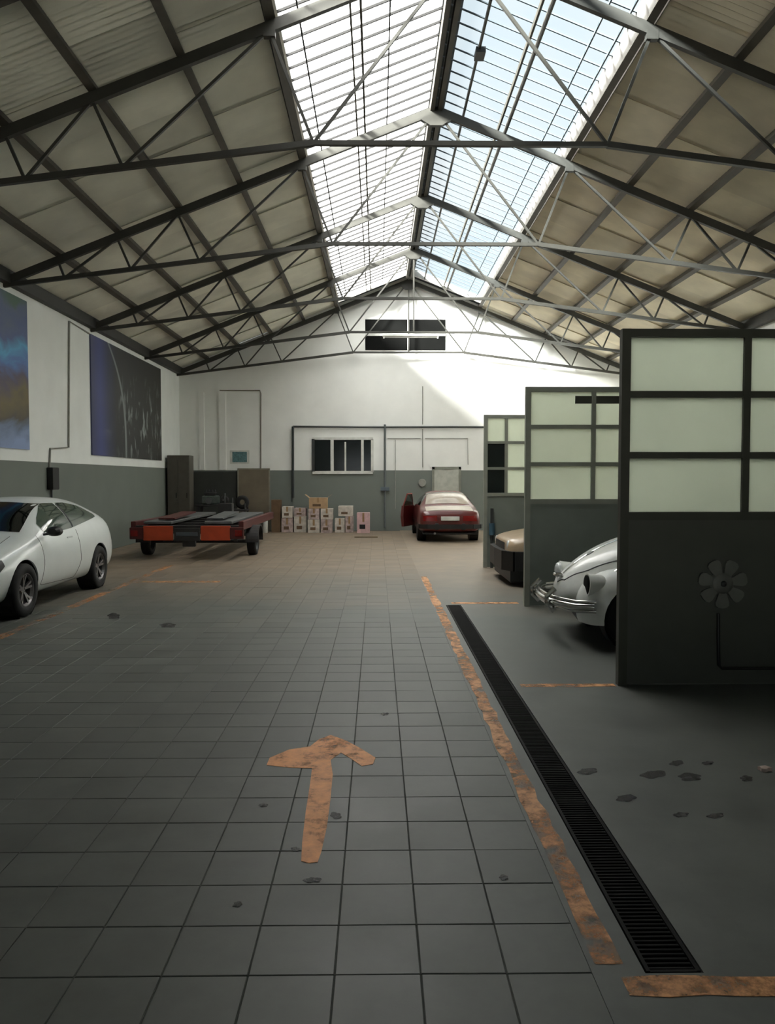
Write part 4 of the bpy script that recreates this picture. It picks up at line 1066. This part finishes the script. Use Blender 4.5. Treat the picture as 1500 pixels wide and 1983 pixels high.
# ------------------------------------------------------------------ low car trailer with orange panels
tr = thing('car_trailer', 'low dark car trailer with two orange rear panels', 'trailer', (-3.89, 17.1, 0), R(0))
M_TRD = mat('trailer_dark', srgb(40, 39, 39), .5, var=.2); M_TRO = mat('trailer_orange', srgb(178, 66, 32), .5, var=.12); M_TRR = mat('trailer_red', srgb(74, 22, 20), .45, var=.2); M_GALV = mat('galvanised', srgb(104, 106, 106), .45, metal=.5, var=.15)
ry = -1.2
for s in (-1, 1):
    MB().cbox((s * 1.10 - .05, ry, .62), (s * 1.10 + .05, 3.4, .80), .01).build('side_rail', M_TRR, tr, world=False)
    MB().cbox((s * .62 - .28, ry + .05, .74), (s * .62 + .28, 3.3, .80), .01).build('wheel_track', M_GALV, tr, world=False)
    MB().cbox((s * .585 - .30, ry - .05, .41), (s * .585 + .30, ry - .01, .71), .008).build('rear_panel', M_TRO, tr, world=False)
    MB().cbox((s * 1.02 - .14, ry - .06, .44), (s * 1.02 + .14, ry - .01, .68), .01).build('light_board', M_TRR, tr, world=False)
    MB().cbox((s * 1.06 - .07, ry - .085, .50), (s * 1.06 + .07, ry - .06, .62), .006).build('tail_light', M_LRED, tr, world=False)
    wheel(tr, 0, s * 1.15, .30, .2, 'dark', s)
    b = MB().lathe([(.345, -.14), (.36, -.14), (.36, .14), (.345, .14)], 16, 'y', (0, 0, 0), (0, PI)); o = b.build('mudguard', M_TRD, tr, world=False); o.rotation_euler = (0, 0, PI / 2); o.location = (s * 1.18, 0, .30); fixnormals(o)
for ch in tr.children:
    if ch.name.startswith('wheel') and 'track' not in ch.name:
        ch.location = (ch.location.y, 0, ch.location.z); ch.rotation_euler.z -= PI / 2
for yy in (ry + .05, -.3, .6, 1.5, 2.4, 3.3): MB().cbox((-1.06, yy - .04, .60), (1.06, yy + .04, .72), .008).build('cross_member', M_TRD, tr, world=False)
MB().cbox((-.26, ry - .04, .40), (.26, ry - .01, .66), .008).build('plate_board', M_TRD, tr, world=False)
MB().cbox((-.22, ry - .055, .50), (.22, ry - .04, .58), .004).build('blank_plate', mat('plate_grey', srgb(70, 78, 84), .5), tr, world=False)
MB().tube([(-1.05, 0, .30), (1.05, 0, .30)], .04, 10).build('axle', M_TRD, tr, world=False)
MB().beam((0, 0, .52), (0, 4.6, .52), .12, .12).build('drawbar', M_TRD, tr, world=False)
MB().tube([(0, 4.4, 0), (0, 4.4, .62)], .03, 8).build('jockey_stand', M_GALV, tr, world=False)
MB().cbox((-.10, ry + .0, .28), (.16, ry + .08, .42), .01).build('hitch_block', M_TRD, tr, world=False)
for s in (-1, 1):
    MB().beam((s * .5, ry + .3, .84), (s * .5, ry + 2.2, .90), .34, .03).build('loading_ramp', M_GALV if s > 0 else M_TRR, tr, world=False)
    MB().beam((s * .8, -.15, .30), (s * .8, -.15, .62), .06, .06, up=(0, 1, 0)).build('spring_hanger', M_TRD, tr, world=False)
b = MB().cbox((-.15, 2.6, .80), (.2, 2.9, 1.05), .02); b.build('winch', M_TRD, tr, world=False)

# ------------------------------------------------------------------ things along the back wall
M_LOCK = mat('locker_brown', srgb(84, 80, 72), .5, var=.1)
lk = thing('steel_locker', 'tall grey-brown steel locker in the left back corner', 'locker', (-5.92, 23.4, 0))
MB().cbox((-6.25, 23.2, .06), (-5.60, 23.75, 2.37), .01).build('body', M_LOCK, lk)
for xa, xb in ((-6.23, -5.935), (-5.915, -5.62)):
    d_ = MB().cbox((xa, 23.18, .12), (xb, 23.199, 2.33), .004).build('door', M_LOCK, lk)
    MB().box((xb - .06, 23.155, 1.1), (xb - .035, 23.18, 1.25)).build('handle', M_TRIM, d_)
for xx in (-6.2, -5.65):
    for yy in (23.25, 23.7): MB().box((xx - .03, yy - .03, 0), (xx + .03, yy + .03, .06)).build('foot', M_TRIM, lk)
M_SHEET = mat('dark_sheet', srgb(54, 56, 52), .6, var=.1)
a = bw(362, 913, .05); b2 = bw(459, 1020, .05)  # flat dark panel in front of the dado, up to its top edge
o = MB().box((a.x, YB - .07, .03), (b2.x, YB - .02, a.z)).build('wall_panel', M_SHEET); tag(o, 'wide dark panel covering the dado of the back wall behind the trailer', 'board')
# tan board
a = bw(460, 907, .1); b2 = bw(523, 1000, .1)
bd = thing('notice_board', 'tan board in a pale frame standing at the back wall', 'board', ((a.x + b2.x) / 2, YB - .1, 0))
MB().box((a.x + .04, YB - .14, .5), (b2.x - .04, YB - .1, a.z - .04)).build('panel', mat('board_tan', srgb(112, 102, 86), .7, var=.12, scale=3), bd)
for xa, xb, za, zb in ((a.x, a.x + .04, 0, a.z), (b2.x - .04, b2.x, 0, a.z), (a.x, b2.x, a.z - .04, a.z), (a.x, b2.x, .46, .5)):
    MB().box((xa, YB - .15, za), (xb, YB - .09, zb)).build('frame', mat('board_frame', srgb(130, 126, 112), .6), bd)
# workbench with machine parts
wbn = thing('workbench', 'dark workbench standing behind the trailer', 'workbench', (-5.0, 23.7, 0))
MB().cbox((-5.5, 23.4, .84), (-4.45, 24.1, .90), .008).build('top', M_TRD, wbn)
for xx in (-5.42, -4.53):
    for yy in (23.48, 24.02): MB().box((xx - .035, yy - .035, 0), (xx + .035, yy + .035, .84)).build('leg', M_TRD, wbn)
MB().box((-5.42, 23.44, .2), (-4.53, 24.06, .24)).build('shelf', M_TRD, wbn)
eng = thing('engine_block', 'grey-green engine block on the dark workbench', 'engine', (-5.0, 23.7, .9))
M_ENG = mat('engine_grey', srgb(92, 102, 96), .5, metal=.4, var=.25, scale=14)
MB().cbox((-5.30, 23.5, .90), (-4.85, 23.95, 1.16), .03).build('block', M_ENG, eng)
MB().cbox((-5.24, 23.56, 1.16), (-4.91, 23.9, 1.26), .02).build('cylinder_head', M_TRD, eng)
b = MB().lathe([(0, -.03), (.10, -.03), (.10, .03), (0, .03)], 18, 'y', (-5.08, 23.46, 1.0)); fixnormals(b.build('pulley', M_GALV, eng))
for k in range(4): MB().tube([(-5.2 + .09 * k, 23.73, 1.26), (-5.2 + .09 * k, 23.70, 1.33)], .014, 6).build('spark_plug', M_GALV, eng)
gb = thing('gearbox', 'small dark gearbox beside the engine block', 'gearbox', (-4.64, 23.7, .9))
b = MB().lathe([(0, -.16), (.10, -.16), (.13, -.1), (.12, .0), (.07, .08), (.06, .16), (0, .16)], 18, 'y', (-4.64, 23.7, 1.03)); autosmooth(fixnormals(b.build('casing', M_TRD, gb)))
b = MB().tube([(-4.64, 23.52, 1.03), (-4.64, 23.44, 1.03)], .03, 10); b.build('shaft', M_GALV, gb)
# trolley with posts and a round wheel
tl = thing('tool_trolley', 'dark trolley with two pale upright posts beside the tan board', 'trolley', (-4.15, 22.9, 0))
MB().cbox((-4.48, 22.6, .30), (-3.82, 23.2, .36), .008).build('tray', M_TRD, tl)
MB().cbox((-4.48, 22.6, .72), (-3.82, 23.2, .78), .008).build('tray', M_TRD, tl)
for xx, m, h in ((-4.44, M_GALV, 1.25), (-4.22, M_GALV, 1.12), (-3.86, M_TRD, .95)): MB().tube([(xx, 22.66, .11), (xx, 22.66, h)], .022, 8).build('post', m, tl)
for xx in (-4.44, -3.86): MB().tube([(xx, 23.14, .11), (xx, 23.14, .95)], .022, 8).build('post', M_TRD, tl)
for xx in (-4.44, -3.86):
    for yy in (22.66, 23.14): fixnormals(MB().lathe([(0, -.02), (.055, -.02), (.055, .02), (0, .02)], 14, 'x', (xx, yy, .055)).build('castor', M_RUBBER, tl))
ty = MB().lathe([(.08, -.06), (.16, -.065), (.20, -.03), (.20, .03), (.16, .065), (.08, .06), (.08, -.06)], 24, 'y', (-3.95, 22.75, .985)).build('small_tyre', M_RUBBER, smooth=True); fixnormals(ty); tag(ty, 'small black tyre propped on the dark trolley', 'tyre')

# boxes and sacks: (px0, px1, py top, py bottom, distance, depth)
M_CB = mat('cardboard', srgb(176, 146, 112), .8, var=.1, scale=8); M_CBD = mat('cardboard_dark', srgb(104, 82, 60), .8, var=.15)
M_WB = mat('white_carton', srgb(196, 188, 178), .7, var=.22, scale=9, detail=2); M_WB2 = mat('printed_carton', srgb(178, 160, 156), .7, var=.3, scale=12, detail=2); M_PINK = mat('pink_carton', srgb(206, 172, 172), .7, var=.15, scale=9)
M_TAPE = mat('parcel_tape', srgb(150, 120, 84), .4)
def carton(x0, x1, z0, z1, y0, y1, m, label, ang=0.0, flaps=False, tape=True, cat='box'):
    cx, cy = (x0 + x1) / 2, (y0 + y1) / 2
    t = thing('carton', label, cat, (cx, cy, z0), ang, 'cartons piled at the back wall')
    hx, hy, h = (x1 - x0) / 2, (y1 - y0) / 2, z1 - z0
    MB().cbox((-hx, -hy, 0), (hx, hy, h), .006).build('carton_body', m, t, world=False)
    if tape: MB().box((-.03, -hy - .002, h * .55), (.03, -hy + .001, h + .001)).build('tape', M_TAPE, t, world=False)
    MB().box((-hx * .6, -hy - .002, h * .2), (hx * .3, -hy + .001, h * .42)).build('print', M_TRIM if m is M_PINK else M_CBD, t, world=False)
    if flaps:
        for s in (-1, 1):
            MB().add([(s * hx, -hy, h), (s * hx, hy, h), (s * (hx + .13), hy, h + .10), (s * (hx + .13), -hy, h + .10)], [[0, 1, 2, 3]]).build('flap', m, t, world=False)
    return t
YW = 24.1
def bx_(px0, px1, py0, py1, Y=YW):
    a = on_y(px0, py1, Y); b = on_y(px1, py0, Y); return a.x, b.x, a.z, b.z
def low(px0, px1, top, m, label, Y=YW, d=.5, z0=0.0, **k):
    x0, x1, _, z1 = bx_(px0, px1, top, 1030, Y)
    random.seed(label); return carton(x0, x1 - .02, z0, z1 - .002, Y + random.uniform(-.03, .03), Y + d, m, label, ang=random.uniform(-.02, .02), **k), z1 + .003
c1, z1 = low(545, 568, 1003, M_WB2, 'bottom white printed carton at the left end of the pile')
low(546, 567, 981, M_WB, 'upper white carton at the left end of the pile', z0=z1)
c2, z2 = low(569, 594, 1000, M_WB, 'bottom pale carton second from the left in the pile')
low(570, 593, 984, M_WB2, 'grey printed carton second from the left, upper row', z0=z2)
c3, z3 = low(596, 620, 1006, M_WB, 'bottom white carton under the open cardboard box, left of two', Y=23.9)
low(597, 619, 985, M_WB2, 'printed carton under the open cardboard box, left of two', Y=23.9, z0=z3)
c4, z4 = low(621, 644, 1006, M_WB2, 'bottom printed carton under the open cardboard box, right of two', Y=23.9)
c5, z5 = low(621, 645, 985, M_WB, 'white carton under the open cardboard box, right of two', Y=23.9, z0=z4)
low(598, 634, 964, M_CB, 'open tan cardboard box on top of the pile', Y=23.9, z0=z5, flaps=True)
c6, z6 = low(648, 668, 1004, M_WB, 'small pale carton right of the middle of the pile', Y=24.0)
c7, z7 = low(669, 685, 1000, M_WB2, 'small printed carton beside the leaning pink one', Y=24.05)
o, _ = low(655, 684, 980, M_WB, 'plain white carton lying across two small ones', Y=24.1, z0=max(z6, z7) + .002, tape=False)
low(691, 717, 993, M_PINK, 'pinkish carton at the right end of the pile', Y=23.85, d=.4)
low(525, 543, 968, M_CBD, 'tall dark brown carton at the left of the white pile', Y=24.1, d=.5, tape=False)
a = on_floor(686, 1041); b2 = on_floor(731, 1041)
pk = MB().cbox((a.x, a.y - .06, 0), (b2.x, a.y + .06, .03), .005).build('plank', mat('plank_wood', srgb(110, 96, 74), .8)); tag(pk, 'short wooden plank lying on the floor before the cartons', 'plank')
# white canister left of the pile
c = on_floor(523, 1027); cn = thing('canister', 'slim white canister on the floor left of the brown carton', 'canister', (c.x, 24.0, 0))
b = MB().lathe([(0, 0), (.07, 0), (.08, .02), (.08, .42), (.05, .5), (.03, .52), (.03, .56), (0, .56)], 18, 'z', (c.x, 24.0, 0)); autosmooth(fixnormals(b.build('can_body', M_WHITEFRAME, cn)))
b = MB().lathe([(0, .56), (.036, .56), (.036, .61), (0, .61)], 14, 'z', (c.x, 24.0, 0)); fixnormals(b.build('cap', M_TRIM, cn))
# scrap on the floor at the right
c = on_floor(1481, 1492); pc = MB(); n = 10; random.seed(3)
pts = [(c.x + .045 * math.cos(2 * PI * k / n) * random.uniform(.6, 1.1), c.y + .03 * math.sin(2 * PI * k / n) * random.uniform(.6, 1.1), .006 + random.uniform(0, .02)) for k in range(n)]
pc.add([(c.x, c.y, .03)] + pts + [(p_[0], p_[1], .001) for p_ in pts], [[0, 1 + k, 1 + (k + 1) % n] for k in range(n)] + [[1 + k, 1 + n + k, 1 + n + (k + 1) % n, 1 + (k + 1) % n] for k in range(n)])
o = fixnormals(pc.build('paper_scrap', mat('scrap', srgb(190, 170, 160), .7))); tag(o, 'small crumpled scrap on the concrete at the right edge', 'scrap')
